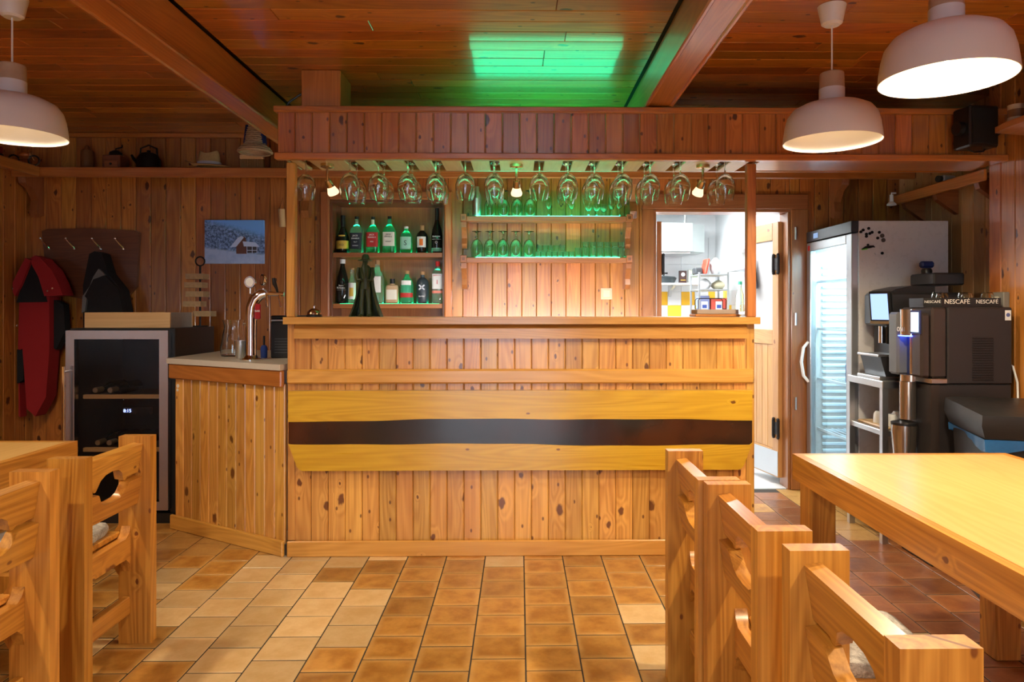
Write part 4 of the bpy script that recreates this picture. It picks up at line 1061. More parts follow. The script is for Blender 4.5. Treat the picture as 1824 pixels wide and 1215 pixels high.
# ---------------------------------------------------------------- on the side worktop
WZ = 1.0035
tap = thing('beer_tap', 'chrome swan neck beer tap on the side worktop', 'beer tap', (-1.515, 3.95, WZ))
B().lathe([(0, 0), (0.060, 0), (0.060, 0.006), (0.040, 0.014), (0.030, 0.028), (0, 0.028)], n=28).build('base', CHROME, tap)
col_ = [(0, 0, 0.02), (0, 0, 0.12), (0, 0, 0.25), (0.005, 0, 0.30), (0.022, 0, 0.345), (0.055, 0, 0.372), (0.085, 0, 0.376)]
B().tube(col_, [0.030, 0.029, 0.0305, 0.032, 0.033, 0.030, 0.022], 18).build('column', CHROME, tap)
B().tube([(0.085, 0, 0.376), (0.185, 0, 0.372)], [0.014, 0.012], 12).build('manifold', CHROME, tap)
for x, hx in ((0.085, 0), (0.160, 0)):
    f_ = B().tube([(x, 0, 0.372), (x + 0.006, -0.012, 0.345), (x + 0.014, -0.02, 0.300)], [0.009, 0.008, 0.006], 10).build('spout', CHROME, tap)
for x, z, tilt in ((-0.005, 0.44, -0.15), (0.068, 0.452, -0.9)):
    B().cyl((x, 0, 0.375), (x, 0, 0.405), 0.006).build('medallion_stem', CHROME, tap)
    m_ = B().lathe([(0, -0.008), (0.032, -0.008), (0.034, 0.0), (0.032, 0.008), (0, 0.008)], n=24, axis='y').xf(Matrix.Translation((x, 0, z)) @ Matrix.Rotation(tilt, 4, 'Z')).build('medallion', CHROME, tap)
    B().lathe([(0, -0.0095), (0.024, -0.0095), (0.024, -0.0085), (0, -0.0085)], n=20, axis='y').xf(Matrix.Translation((x, 0, z)) @ Matrix.Rotation(tilt, 4, 'Z')).build('badge', PAPER if tilt > -0.5 else plain('badge_brown', (0.16, 0.06, 0.03), 0.4), m_)
B().tube([(0.150, 0, 0.375), (0.146, -0.01, 0.405), (0.138, -0.02, 0.43), (0.134, -0.022, 0.462)], [0.006, 0.008, 0.012, 0.010], 12).build('lever', BLACK, tap)
rt = thing('red_opener', 'small red tag hanging from the beer tap neck', 'tag', (-1.470, 3.93, 1.235))
B().box(-0.016, 0.016, -0.006, 0.006, 0.0, 0.085, 0.004).build('plate', plain('red_plastic', (0.36, 0.01, 0.02), 0.3), rt)
B().tube([(0, 0, 0.085), (0.003, 0, 0.12), (0.012, 0.003, 0.138)], 0.0015, 5).build('loop', BLACK, rt)
text('lettering', 'BAR', 0.016, (0, -0.0075, 0.045), (PI / 2, 0, 0), INKW, rt)
jug = thing('glass_jug', 'clear glass jug beside the beer tap', 'jug', (-1.755, 4.30, WZ))
B().lathe([(0, 0), (0.070, 0), (0.076, 0.006), (0.078, 0.05), (0.066, 0.12), (0.056, 0.17), (0.058, 0.195), (0.066, 0.222), (0.0635, 0.222), (0.0555, 0.195), (0.0535, 0.17), (0.0635, 0.12), (0.0755, 0.05), (0.073, 0.010), (0, 0.009)], n=28).build('vessel', GLASS, jug)
B().tube([(0.058, -0.0, 0.195), (0.095, -0.01, 0.198), (0.112, -0.012, 0.16), (0.105, -0.012, 0.11), (0.080, -0.004, 0.075)], 0.008, 10).build('handle', GLASS, jug)
o = B().lathe([(0, 0), (0.026, 0), (0.029, 0.006), (0.036, 0.105), (0.034, 0.105), (0.027, 0.010), (0, 0.010)], n=24).build('steel_cup', STEEL); o.location = (-1.625, 4.08, WZ)
tag(o, 'brushed steel cup between the jug and the beer tap', 'cup')
til = thing('ice_crusher', 'black box appliance with silver top edge behind the tap', 'appliance', (-1.375, 4.20, WZ))
B().box(-0.085, 0.13, -0.10, 0.12, 0, 0.215, 0.006).build('casing', BLACK, til)
B().box(-0.083, 0.128, -0.102, 0.12, 0.2155, 0.228, 0.003).build('top_trim', plain('silver_trim', (0.55, 0.56, 0.60), 0.3, 0.9), til)
B().box(-0.085, 0.13, -0.10, 0.12, 0.2285, 0.250, 0.006).build('lid', BLACK, til)
for i in range(6):
    B().box(-0.060, 0.10, -0.1035, -0.1005, 0.030 + 0.016 * i, 0.036 + 0.016 * i).build('vent_slat', plain('dark_grey', (0.05, 0.05, 0.055), 0.4), til, smooth=False)
bb = thing('blue_brush', 'small blue bottle brush behind the beer tap', 'brush', (-1.505, 4.12, WZ))
B().lathe([(0, 0), (0.018, 0), (0.020, 0.06), (0.012, 0.075), (0, 0.075)], n=16).build('bristles', plain('blue_bristle', (0.02, 0.05, 0.25), 0.8), bb)
B().cyl((0, 0, 0.0755), (0, 0, 0.13), 0.006).build('handle', BLACK, bb)
# ---------------------------------------------------------------- wine cooler
WX0, WX1, WY0, WY1, WZ1 = -2.715, -2.085, 4.20, 4.78, 1.175
wo = ((WX0 + WX1) / 2, WY0, 0)
wc = thing('wine_cooler', 'black wine cooler with steel framed dark glass door', 'wine cooler', wo)
for a in ((WX0, WX0 + 0.03, WY0 + 0.045, WY1, 0.06, WZ1), (WX1 - 0.03, WX1, WY0 + 0.045, WY1, 0.06, WZ1)):
    B(wo).box(*a).build('side_wall', BLACK, wc, smooth=False)
B(wo).box(WX0 + 0.03, WX1 - 0.03, WY0 + 0.045, WY1, WZ1 - 0.03, WZ1).build('top_plate', BLACK, wc, smooth=False)
B(wo).box(WX0 + 0.03, WX1 - 0.03, WY1 - 0.03, WY1, 0.06, WZ1 - 0.03).build('back_plate', BLACK, wc, smooth=False)
B(wo).box(WX0, WX1, WY0 + 0.03, WY1, 0.0, 0.06).build('plinth', BLACK, wc, smooth=False)
dr = bpy.data.objects.new('door', None); link(dr, wc)
FS = plain('door_steel', (0.55, 0.52, 0.50), 0.24, 1.0, nscale=80)
fw = 0.052
x0, x1, za, zb = WX0, WX1 - 0.022, 0.085, WZ1 - 0.012
for pts in ([(x0, zb), (x1, zb), (x1 - fw, zb - fw), (x0 + fw, zb - fw)], [(x0, za), (x0 + fw, za + fw), (x1 - fw, za + fw), (x1, za)],
            [(x0, za + .0005), (x0, zb - .0005), (x0 + fw, zb - fw), (x0 + fw, za + fw)], [(x1, za + .0005), (x1 - fw, za + fw), (x1 - fw, zb - fw), (x1, zb - .0005)]):
    B(wo).prism(pts, WY0, WY0 + 0.040, 'y').build('frame_bar', FS, dr, smooth=False)
B(wo).box(x0 + fw, x1 - fw, WY0 + 0.008, WY0 + 0.016, za + fw, zb - fw).build('pane', pane('smoked_glass', (0.78, 0.75, 0.72), 0.0, 0.7), dr, smooth=False)
B(wo).tube([(x0 + 0.012, WY0 - 0.04, 0.12), (x0 + 0.012, WY0 - 0.04, 0.95)], 0.009, 10).cyl((x0 + 0.012, WY0 - 0.04, 0.92), (x0 + 0.012, WY0, 0.92), 0.007).cyl((x0 + 0.012, WY0 - 0.04, 0.16), (x0 + 0.012, WY0, 0.16), 0.007).build('handle', CHROME, dr)
for z in (0.758, 0.436):
    plank('shelf_front', WX0 + 0.065, WX1 - 0.085, WY0 + 0.06, WY0 + 0.085, z - 0.012, z + 0.014, 'pale', wc, wo, 0.003)
    B(wo).box(WX0 + 0.065, WX1 - 0.085, WY0 + 0.086, WY1 - 0.05, z - 0.008, z - 0.002).build('shelf_tray', BLACKM, wc, smooth=False)
ds = bpy.data.objects.new('control_panel', None); link(ds, wc)
B(wo).box(WX0 + 0.30, WX1 - 0.16, WY0 + 0.07, WY0 + 0.09, 0.655, 0.69).build('display_housing', BLACK, ds, smooth=False)
text('digits', '8:15', 0.028, (-2.385, WY0 + 0.066, 0.672), FRONT, glow('display_blue', (0.25, 0.35, 1.0), 5.0), ds, wo)
CAPS = plain('capsule_gold', (0.60, 0.50, 0.32), 0.3, 0.8)
for i, (x, z) in enumerate(((-2.60, 0.80), (-2.51, 0.80), (-2.585, 0.478), (-2.515, 0.478), (-2.44, 0.478), (-2.36, 0.478))):
    b = thing('wine_bottle', ('wine bottle lying on the cooler upper shelf near the handle', 'wine bottle lying on the cooler upper shelf, second from the handle', 'wine bottle lying on the cooler lower shelf near the handle', 'wine bottle on the cooler lower shelf, second from the handle', 'wine bottle on the cooler lower shelf, third from the handle', 'wine bottle on the cooler lower shelf, fourth from the handle')[i], 'wine bottle', (x, WY0 + 0.10, z - 0.006), 0, 'wine bottles in the cooler')
    B().lathe([(0, 0.012), (0.014, 0.012), (0.014, 0.10), (0.034, 0.15), (0.036, 0.17), (0.036, 0.30), (0, 0.30)], n=20, axis='y').build('glass_body', BG_DARK, b)
    B().lathe([(0, 0), (0.0155, 0), (0.0165, 0.004), (0.0165, 0.07), (0.0145, 0.07), (0.0145, 0.011), (0, 0.011)], n=16, axis='y').build('capsule', CAPS, b)
# wooden tray box on the cooler
tb = thing('wooden_tray', 'long pale wooden tray box standing on the wine cooler', 'tray', (-2.40, 4.45, WZ1 + 0.0005))
plank('front_board', -0.265, 0.255, -0.15, -0.135, 0.0, 0.095, 'pale', tb, b=0.002)
plank('back_board', -0.265, 0.255, 0.135, 0.15, 0.0, 0.095, 'pale', tb, b=0.002)
plank('end_board', -0.265, -0.25, -0.134, 0.134, 0.0, 0.095, 'pale', tb, b=0.002)
B().box(0.24, 0.255, -0.134, 0.134, 0, 0.095).build('end_board', plain('grey_ply', (0.34, 0.28, 0.23), 0.6, noise=0.2), tb, smooth=False)
plank('bottom_board', -0.249, 0.239, -0.134, 0.134, 0.0, 0.01, 'pale', tb, b=0.002)
# wood slice stand
ws = thing('wood_slice_stand', 'black ring topped rod with pale wooden slices beside the tray', 'stand', (-2.125, 4.66, WZ1 + 0.0005))
B().cyl((0, 0, 0.006), (0, 0, 0.405), 0.0065).build('rod', BLACKM, ws)
ringp = [(0.030 * math.sin(a), 0, 0.434 - 0.030 * math.cos(a)) for a in [2 * PI * i / 20 for i in range(21)]]
B().tube(ringp, 0.005, 8).build('ring', BLACKM, ws)
B().lathe([(0, 0), (0.05, 0), (0.05, 0.006), (0, 0.006)], n=20).build('foot', BLACKM, ws)
PW = plain('slice_wood', (0.46, 0.30, 0.15), 0.7, noise=0.5, nscale=50)
for i, (z, dx) in enumerate(((0.085, 0.030), (0.150, -0.035), (0.215, -0.018), (0.275, -0.026), (0.332, -0.018))):
    w = 0.058
    B((0, 0, z)).box(dx - w, dx + w, -0.045, 0.045, z - 0.018, z + 0.018).bevel(0.004, 1).build('wood_slice', PW, ws, loc=(0, 0, z))

# ---------------------------------------------------------------- left wall: coat rack, jackets, picture, hats
YF = YB - 0.0185
cr = thing('coat_rack', 'dark wooden coat rack board with metal hooks', 'coat rack', (-3.01, YF, 1.35))
cpts = [(-0.345, 0.49), (-0.30, 0.505), (0.0, 0.51), (0.30, 0.495), (0.335, 0.48), (0.315, 0.10), (0.25, 0.025), (0.0, 0.0), (-0.20, 0.04), (-0.31, 0.15)]
B().prism(cpts, -0.028, -0.001, 'y').bevel(0.006, 1).build('board', wood('dark', 'x'), cr)
for x in (-0.275, -0.10, 0.08, 0.24):
    B().tube([(x, -0.028, 0.37), (x, -0.05, 0.365), (x - 0.02, -0.075, 0.40), (x - 0.04, -0.085, 0.43)], 0.0055, 8).ball((x - 0.04, -0.085, 0.432), 0.009, n=8, m=6).ball((x, -0.055, 0.362), 0.009, n=8, m=6).build('hook', CHROME, cr)
RED = plain('red_cloth', (0.36, 0.012, 0.015), 0.75, sheen=0.0, noise=0.15, nscale=12)
DARKC = plain('black_cloth', (0.012, 0.012, 0.014), 0.85, noise=0.2)
GREYC = plain('grey_cloth', (0.20, 0.20, 0.19), 0.9, noise=0.3)
def drape(sections, folds=0.08, seed=1, n=40):
    r = random.Random(seed); ph = r.uniform(0, 6)
    b = B(); rings = []
    for (z, cx_, cy_, rx, ry) in sections:
        rings.append([(cx_ + rx * math.cos(a) * (1 + folds * math.sin(7 * a + ph + z * 3)), cy_ + ry * math.sin(a) * (1 + folds * 1.5 * math.sin(5 * a + ph * 2 - z * 4)), z) for a in [2 * PI * i / n for i in range(n)]])
    b.rings(rings); return b
jx, jy = -3.275, 4.82
jk = thing('red_jacket', 'red jacket with black inner panels hanging on the coat rack', 'jacket', (jx, jy, 0.56))
def cloth(name, pts, y0, y1, m, par, ox, bev=0.016):
    """padded cloth panel: outline in (crop) cloth units turned into metres"""
    P_ = [(max(-0.138, (cx_ * 0.2964 - ox) * 0.00389), (551 - 430 - cy_ * 0.2964) * 0.00385 + 1.29 - par.location.z) for cx_, cy_ in pts]
    return B().prism(P_, y0, y1, 'y').bevel(bev, 3).build(name, m, par)
cloth('body', [(222, 330), (372, 330), (372, 650), (352, 930), (290, 1045), (240, 1000), (216, 650)], -0.055, 0.05, RED, jk, 88, 0.024)
cloth('side_panel', [(185, 345), (224, 345), (217, 640), (150, 655), (126, 610)], -0.035, 0.045, RED, jk, 88, 0.018)
cloth('lining', [(368, 350), (428, 380), (438, 540), (385, 650), (368, 640)], -0.01, 0.05, DARKC, jk, 88)
cloth('sleeve', [(150, 648), (218, 655), (212, 830), (150, 850), (92, 822)], -0.045, 0.04, DARKC, jk, 88, 0.018)
cloth('cuff', [(122, 845), (182, 838), (188, 1052), (155, 1045)], -0.03, 0.03, RED, jk, 88, 0.014)
cloth('inner_panel', [(280, 130), (318, 190), (362, 365), (185, 368), (230, 220)], -0.064, 0.045, DARKC, jk, 88)
cloth('cape_flap', [(250, 105), (282, 120), (262, 170), (225, 265), (190, 330), (122, 305), (150, 250), (205, 190)], -0.085, 0.03, RED, jk, 88, 0.018)
cloth('cape_flap', [(282, 120), (335, 105), (402, 175), (440, 250), (468, 326), (360, 330), (325, 215), (290, 150)], -0.085, 0.03, RED, jk, 88, 0.018)
cloth('collar', [(245, 112), (285, 88), (345, 108), (318, 130), (284, 118)], -0.05, 0.03, RED, jk, 88, 0.010)
for cx_, cy_ in ((176, 285), (378, 300), (408, 285), (170, 505)):
    B().ball(((cx_ * 0.2964 - 88) * 0.00389, -0.087 if cy_ < 400 else -0.037, (121 - cy_ * 0.2964) * 0.00385 + 1.29 - 0.56), 0.007, 1, 0.5, 1, 8, 6).build('snap', CHROME, jk)
dx_, dy_ = -2.86, 4.872
dj = thing('black_jacket', 'black jacket with a grey stripe behind the wooden tray', 'jacket', (dx_, dy_, 0.80))
cloth('body', [(548, 75), (580, 58), (622, 72), (660, 195), (735, 290), (765, 440), (770, 800), (520, 800), (498, 420), (505, 265), (530, 170)], -0.05, 0.05, DARKC, dj, 187, 0.022)
cloth('stripe_sleeve', [(612, 165), (652, 205), (628, 250), (572, 285), (545, 330), (532, 420), (512, 430), (518, 330), (560, 270), (580, 215)], -0.068, -0.03, GREYC, dj, 187, 0.010)
cloth('hood', [(590, 230), (655, 205), (735, 290), (765, 430), (640, 440), (540, 330)], -0.085, -0.03, DARKC, dj, 187, 0.018)
# picture of a snowy cabin
pc = thing('canvas_picture', 'blue canvas picture of a snowy cabin on the wall', 'picture', (-2.015, YF, 1.612))
N = NT('snow_print')
tc = N.n('TexCoord').outputs['Object']; sp = N.n('SeparateXYZ'); N.set(sp.inputs[0], tc)
trees = N.noise(tc, 55, 5, 0.75)
hill = N.math('ADD', N.math('MULTIPLY', sp.outputs[0], -0.28), 0.235)
up = N.ramp(N.math('SUBTRACT', sp.outputs[2], hill), -0.02, 0.05)
forest = N.mix(N.ramp(trees, 0.38, 0.66), (0.02, 0.06, 0.17), (0.30, 0.50, 0.95))
c = N.mix(up, forest, (0.16, 0.42, 1.0))
gl_ = N.math('ADD', N.math('MULTIPLY', sp.outputs[0], -0.12), 0.088)
gr = N.ramp(N.math('SUBTRACT', gl_, sp.outputs[2]), -0.012, 0.012)
c = N.mix(gr, c, N.mix(N.noise(tc, 25, 3), (0.24, 0.40, 0.75), (0.55, 0.70, 1.0)))
N.bsdf(Base_Color=c, Roughness=0.6)
B().box(-0.209, 0.209, -0.018, -0.001, 0, 0.309, 0.002).build('canvas', N.m, pc)
PB = plain('print_brown', (0.13, 0.055, 0.045), 0.6); PS = plain('print_snow', (0.55, 0.70, 1.0), 0.6); PD = plain('print_dark', (0.05, 0.045, 0.06), 0.6)
def printed(n_, pts, m, y=-0.0186): 
    return B().prism(pts, y - 0.0004, y + 0.0002, 'y').build(n_, m, pc, smooth=False)
printed('printed_gable', [(0.015, 0.070), (0.090, 0.070), (0.090, 0.130), (0.080, 0.180), (0.068, 0.195), (0.015, 0.128)], PB)
printed('printed_roof', [(-0.03, 0.115), (0.015, 0.120), (0.068, 0.185), (0.050, 0.195), (0.025, 0.182)], PS, -0.0192)
printed('printed_porch', [(0.085, 0.075), (0.165, 0.078), (0.165, 0.122), (0.085, 0.122)], PD)
printed('printed_porch_roof', [(0.068, 0.122), (0.178, 0.119), (0.150, 0.150), (0.060, 0.158)], PS, -0.0194)
for x in (0.088, 0.125, 0.158): printed('printed_post', [(x, 0.072), (x + 0.004, 0.072), (x + 0.004, 0.122), (x, 0.122)], PS, -0.0194)
printed('printed_rail', [(0.088, 0.092), (0.162, 0.092), (0.162, 0.096), (0.088, 0.096)], PS, -0.0200)
# small log hanging beside the post
lg = thing('hanging_log', 'small wooden log hung by a string beside the canopy post', 'ornament', (-1.675, YF - 0.03, 1.87))
B().cyl((0.004, 0, 0.0), (-0.004, 0, 0.125), 0.022, n=14).build('log', wood('pale', 'z'), lg)
B().tube([(-0.018, 0, 0.125), (0.0, 0.012, 0.21), (0.018, 0, 0.125)], 0.0015, 5).build('string', BLACK, lg)
# things on the high shelf (top at 2.252)
HZ = 2.2455
STRAW = plain('straw', (0.50, 0.33, 0.13), 0.8, noise=0.4, nscale=90); STRAWD = plain('straw_dark', (0.34, 0.20, 0.08), 0.85, noise=0.4, nscale=90)
hat = thing('straw_hat', 'straw hat with a pale band on the high shelf', 'hat', (-2.115, 4.775, HZ + 0.0105))
rings = []
for r, h in ((0.158, 0.0), (0.150, 0.004), (0.10, 0.002), (0.078, 0.004)):
    rings.append([(r * math.cos(a) * 1.0, r * 0.78 * math.sin(a), h + (0.042 * max(0, -math.cos(a)) ** 2 if r > 0.12 else 0.004 * max(0, -math.cos(a)))) for a in [2 * PI * i / 40 for i in range(40)]])
for r, h in ((0.078, 0.006), (0.072, 0.045), (0.064, 0.088), (0.056, 0.102)):
    rings.append([(r * math.cos(a), r * 0.85 * math.sin(a), h + (0.012 * math.cos(2 * a) if h > 0.08 else 0)) for a in [2 * PI * i / 40 for i in range(40)]])
rings.append([(0.02 * math.cos(a), 0.02 * math.sin(a), 0.090) for a in [2 * PI * i / 40 for i in range(40)]])
B().rings(rings, True, False, True).build('straw_body', STRAW, hat)
B().lathe([(0.0795, 0.006), (0.0770, 0.034), (0.0755, 0.034), (0.0780, 0.006)], n=40).xf(Matrix.Diagonal((1, 0.87, 1, 1))).build('band', plain('band_pale', (0.55, 0.56, 0.62), 0.7), hat)
wb_ = thing('wicker_bell', 'woven wicker bell basket with blue cloth hung from the beam', 'basket', (-1.70, 4.50, 2.262))
nn = 40
prof = [(0.100, 0.030), (0.104, 0.040), (0.096, 0.058), (0.078, 0.075), (0.062, 0.085), (0.058, 0.12), (0.052, 0.16), (0.044, 0.195), (0.034, 0.212), (0.0, 0.216)]
B().lathe([(0.094, 0.034)] + prof, n=36).build('basket', plain('wicker', (0.46, 0.29, 0.16), 0.75, noise=0.5, nscale=120), wb_)
for i in range(13):
    z = 0.040 + i * 0.0135
    rr = 0.104
    for (ra, ha), (rb, hb) in zip(prof[1:-2], prof[2:-1]):
        if ha <= z <= hb: rr = ra + (rb - ra) * (z - ha) / (hb - ha)
    B().tube([((rr + 0.001) * math.cos(a), (rr + 0.001) * math.sin(a), z + 0.002 * math.sin(9 * a + i * PI)) for a in [2 * PI * k / 36 for k in range(37)]], 0.0042, 5).build('wicker_band', plain('wicker_light', (0.52, 0.35, 0.20), 0.75, noise=0.4, nscale=100), wb_)
for s in (-1, 1):
    B().box(-0.012, 0.012, -0.03, 0.03, 0.09, 0.21, 0.005).xf(Matrix.Translation((s * 0.066, 0, 0)) @ Matrix.Rotation(-s * 0.12, 4, 'Y')).build('blue_cloth', plain('blue_cloth', (0.01, 0.02, 0.11), 0.85), wb_)
B().tube([(0, 0, 0.214), (0, 0, 0.232), (0.10, 0, 0.2335), (0.17, 0.0, 0.2335)], 0.003, 6).build('hanger', STEEL, wb_)
br = thing('hand_broom', 'small bristle hand broom below the wicker basket', 'broom', (-1.835, 4.80, HZ + 0.002))
B().box(-0.080, 0.080, -0.02, 0.02, 0.070, 0.10, 0.006).build('head', wood('pale', 'x'), br)
for i in range(14):
    x = -0.075 + 0.0115 * i
    B().box(x, x + 0.009, -0.016, 0.016, 0.0, 0.0695).build('bristle_tuft', STRAWD, br, smooth=False)
vz = thing('carved_vase', 'carved wooden vase on the high shelf above the coat rack', 'vase', (-2.985, 4.85, HZ + 0.001))
B().lathe([(0, 0), (0.036, 0), (0.040, 0.01), (0.040, 0.13), (0.034, 0.142), (0.030, 0.142), (0.030, 0.02), (0, 0.02)], n=24).build('body', plain('carved_wood', (0.20, 0.085, 0.025), 0.6, noise=0.4, nscale=70), vz)
B().lathe([(0, 0.1425), (0.020, 0.1425), (0.016, 0.165), (0.008, 0.175), (0, 0.176)], n=16).build('stopper', wood('dark', 'z'), vz)
cg = thing('coffee_grinder', 'old wooden box coffee grinder on the high shelf', 'coffee grinder', (-2.79, 4.85, HZ + 0.001))
B().box(-0.062, 0.062, -0.055, 0.055, 0, 0.10, 0.004).build('box', wood('dark', 'x'), cg)
B().box(-0.045, 0.045, -0.058, -0.0555, 0.015, 0.06, 0.001).build('drawer', wood('casing', 'x'), cg)
B().ball((0, -0.064, 0.037), 0.008, n=8, m=6).build('knob', BLACKM, cg)
B().lathe([(0, 0.1005), (0.045, 0.1005), (0.040, 0.125), (0.018, 0.14), (0, 0.142)], n=20).build('hopper', BLACKM, cg)
B().tube([(0, 0, 0.142), (0, 0, 0.152), (0.06, -0.03, 0.156), (0.06, -0.03, 0.172)], 0.005, 6).build('crank', BLACKM, cg)
kt = thing('iron_kettle', 'dark iron kettle in shadow on the high shelf', 'kettle', (-2.565, 4.85, HZ + 0.001))
B().lathe([(0, 0), (0.060, 0), (0.075, 0.02), (0.075, 0.08), (0.055, 0.115), (0.03, 0.125), (0, 0.128)], n=24).build('body', BLACKM, kt)
B().lathe([(0, 0.1285), (0.012, 0.1285), (0.012, 0.14), (0, 0.145)], n=12).build('lid_knob', BLACKM, kt)
B().tube([(-0.06, 0, 0.10), (-0.055, 0, 0.155), (0, 0, 0.178), (0.055, 0, 0.155), (0.06, 0, 0.10)], 0.006, 8).build('handle', BLACKM, kt)
B().tube([(-0.07, 0, 0.05), (-0.10, 0, 0.08), (-0.118, 0, 0.11)], [0.016, 0.012, 0.008], 8).build('spout', BLACKM, kt)
# toy motorbike and tin car on the side shelf
mb = thing('toy_motorbike', 'toy motorbike model on the side shelf corner', 'toy motorbike', (-3.30, 4.68, HZ + 0.001), 0.2)
for x in (-0.06, 0.06):
    B().tube([(x + 0.032 * math.cos(a), 0, 0.036 + 0.032 * math.sin(a)) for a in [2 * PI * i / 20 for i in range(21)]], 0.006, 6).build('tyre', BLACK, mb)
B().tube([(-0.06, 0, 0.036), (-0.02, 0, 0.045), (0.03, 0, 0.05), (0.035, 0, 0.085), (0.06, 0, 0.036)], 0.005, 6).build('frame', CHROME, mb)
B().ball((0.0, 0, 0.072), 0.026, 1.3, 0.6, 0.6).build('tank', plain('orange_paint', (0.42, 0.11, 0.02), 0.3), mb)
B().tube([(0.035, -0.03, 0.10), (0.030, 0, 0.09), (0.035, 0.03, 0.10)], 0.004, 6).build('handlebar', CHROME, mb)
tk = thing('toy_tanker', 'toy tanker truck with silver tank on the side shelf', 'toy truck', (-3.345, 4.42, HZ + 0.001), 1.4)
B().box(-0.09, 0.09, -0.028, 0.028, 0.018, 0.034, 0.003).build('chassis', BLACK, tk)
B().lathe([(0, -0.085), (0.022, -0.085), (0.028, -0.075), (0.028, 0.03), (0.022, 0.04), (0, 0.04)], (0, 0, 0.063), 20, 'x').build('tank', CHROME, tk)
B().box(0.045, 0.09, -0.027, 0.027, 0.035, 0.085, 0.006).build('cab', plain('red_paint', (0.22, 0.02, 0.01), 0.3), tk)
for x in (-0.06, -0.02, 0.065):
    for y in (-0.030, 0.030):
        B().lathe([(0, -0.006), (0.018, -0.006), (0.018, 0.006), (0, 0.006)], (x, y, 0.018), 14, 'y').build('wheel', BLACK, tk)
# stoneware mugs
STONE = plain('stoneware', (0.52, 0.42, 0.28), 0.5, noise=0.25, nscale=60); STONED = plain('stoneware_band', (0.16, 0.075, 0.03), 0.5)
MUGW = plain('mug_grey', (0.40, 0.39, 0.38), 0.35)
def mug(loc, label, m, group, rz=0, s=1.0, band=True):
    t = thing('beer_mug', label, 'mug', loc, rz, group)
    B().lathe([(r * s, h * s) for r, h in ((0, 0), (0.042, 0), (0.044, 0.006), (0.041, 0.05), (0.043, 0.095), (0.039, 0.095), (0.037, 0.012), (0, 0.012))], n=24).build('body', m, t)
    B().tube([(0.040 * s, 0, 0.078 * s), (0.068 * s, 0, 0.075 * s), (0.072 * s, 0, 0.045 * s), (0.062 * s, 0, 0.022 * s), (0.041 * s, 0, 0.02 * s)], 0.0055 * s, 8).build('handle', m, t)
    if band:
        B().lathe([(0.0432 * s, 0.026 * s), (0.0424 * s, 0.05 * s), (0.0434 * s, 0.068 * s), (0.0422 * s, 0.068 * s), (0.0415 * s, 0.05 * s), (0.042 * s, 0.026 * s)], n=24).build('relief_band', STONED, t)
mug((2.335, 3.24, 2.1685), 'stoneware mug with brown relief at the mug shelf end', STONE, 'stoneware mugs', 0.3, 0.85)
mug((2.345, 3.115, 2.1685), 'stoneware mug at the picture edge on the mug shelf', STONE, 'stoneware mugs', 0.3, 1.0)
for i, x in enumerate((-0.88, -0.49, -0.22, 0.645, 1.04, 1.27, 1.47, 1.87)):
    w = ('over the middle of the spirits cabinet', 'over the end of the spirits cabinet', 'over the cocktail shaker', 'over the sherry glasses', 'over the doorway edge', 'over the middle of the doorway', 'right behind the canopy end post', 'between end post and fridge')[i]
    mug((x, 4.86, HZ + 0.001), 'grey beer mug on the high shelf ' + w, MUGW if i % 2 else STONE, 'mugs on the high shelf', i * 0.8, 1.0, i % 2 == 0)
# light switch
sw = thing('light_switch', 'cream light switch on the wall below the green shelves', 'light switch', (0.619, YF, 1.40))
B().box(-0.041, 0.041, -0.010, -0.0005, -0.041, 0.041, 0.003).build('plate', plain('cream_plastic', (0.58, 0.42, 0.26), 0.4), sw)
B().box(-0.026, 0.026, -0.016, -0.0105, -0.026, 0.026, 0.002).build('rocker', plain('cream_plastic_light', (0.66, 0.50, 0.32), 0.4), sw)
# ---------------------------------------------------------------- bottle fridge
FX0, FX1, FY0, FY1, FZ0, FZ1 = 2.04, 2.64, 4.25, 4.92, 0.08, 1.835
fo = ((FX0 + FX1) / 2, FY0, 0)
fr = thing('bottle_fridge', 'tall white bottle fridge with lit glass door', 'fridge', fo)
FW = plain('fridge_white', (0.64, 0.61, 0.60), 0.28, noise=0.01); FI = plain('fridge_inside', (0.72, 0.82, 0.88), 0.35, noise=0.02); FG = plain('fridge_grey', (0.45, 0.45, 0.46), 0.3, 0.7)
B(fo).box(FX0 + 0.045, FX1, FY0, FY0 + 0.035, FZ0, FZ1, 0.003).build('side_panel', FW, fr)
B(fo).box(FX0 + 0.045, FX1, FY1 - 0.035, FY1, FZ0, FZ1, 0.003).build('side_panel', FW, fr)
B(fo).box(FX1 - 0.035, FX1, FY0 + 0.0355, FY1 - 0.0355, FZ0, FZ1).build('back_panel', FI, fr, smooth=False)
B(fo).box(FX0 + 0.045, FX1 - 0.036, FY0 + 0.0355, FY1 - 0.0355, FZ1 - 0.10, FZ1).build('top_panel', FW, fr, smooth=False)
B(fo).box(FX0 + 0.045, FX1 - 0.036, FY0 + 0.0355, FY1 - 0.0355, FZ0, FZ0 + 0.10).build('bottom_panel', FI, fr, smooth=False)
B(fo).box(FX0 - 0.002, FX0 + 0.044, FY0, FY1, FZ1 - 0.072, FZ1, 0.003).build('header', plain('header_black', (0.03, 0.032, 0.036), 0.35), fr)
B(fo).box(FX0 - 0.004, FX0 - 0.0025, FY1 - 0.19, FY1 - 0.12, FZ1 - 0.055, FZ1 - 0.02).build('thermostat', glow('thermo_display', (0.35, 0.5, 0.8), 0.6), fr, smooth=False)
for y in (FY0 + 0.05, FY1 - 0.05):
    for x in (FX0 + 0.08, FX1 - 0.06):
        B(fo).cyl((x, y, 0.0), (x, y, FZ0), 0.018, n=12).build('foot', BLACK, fr)
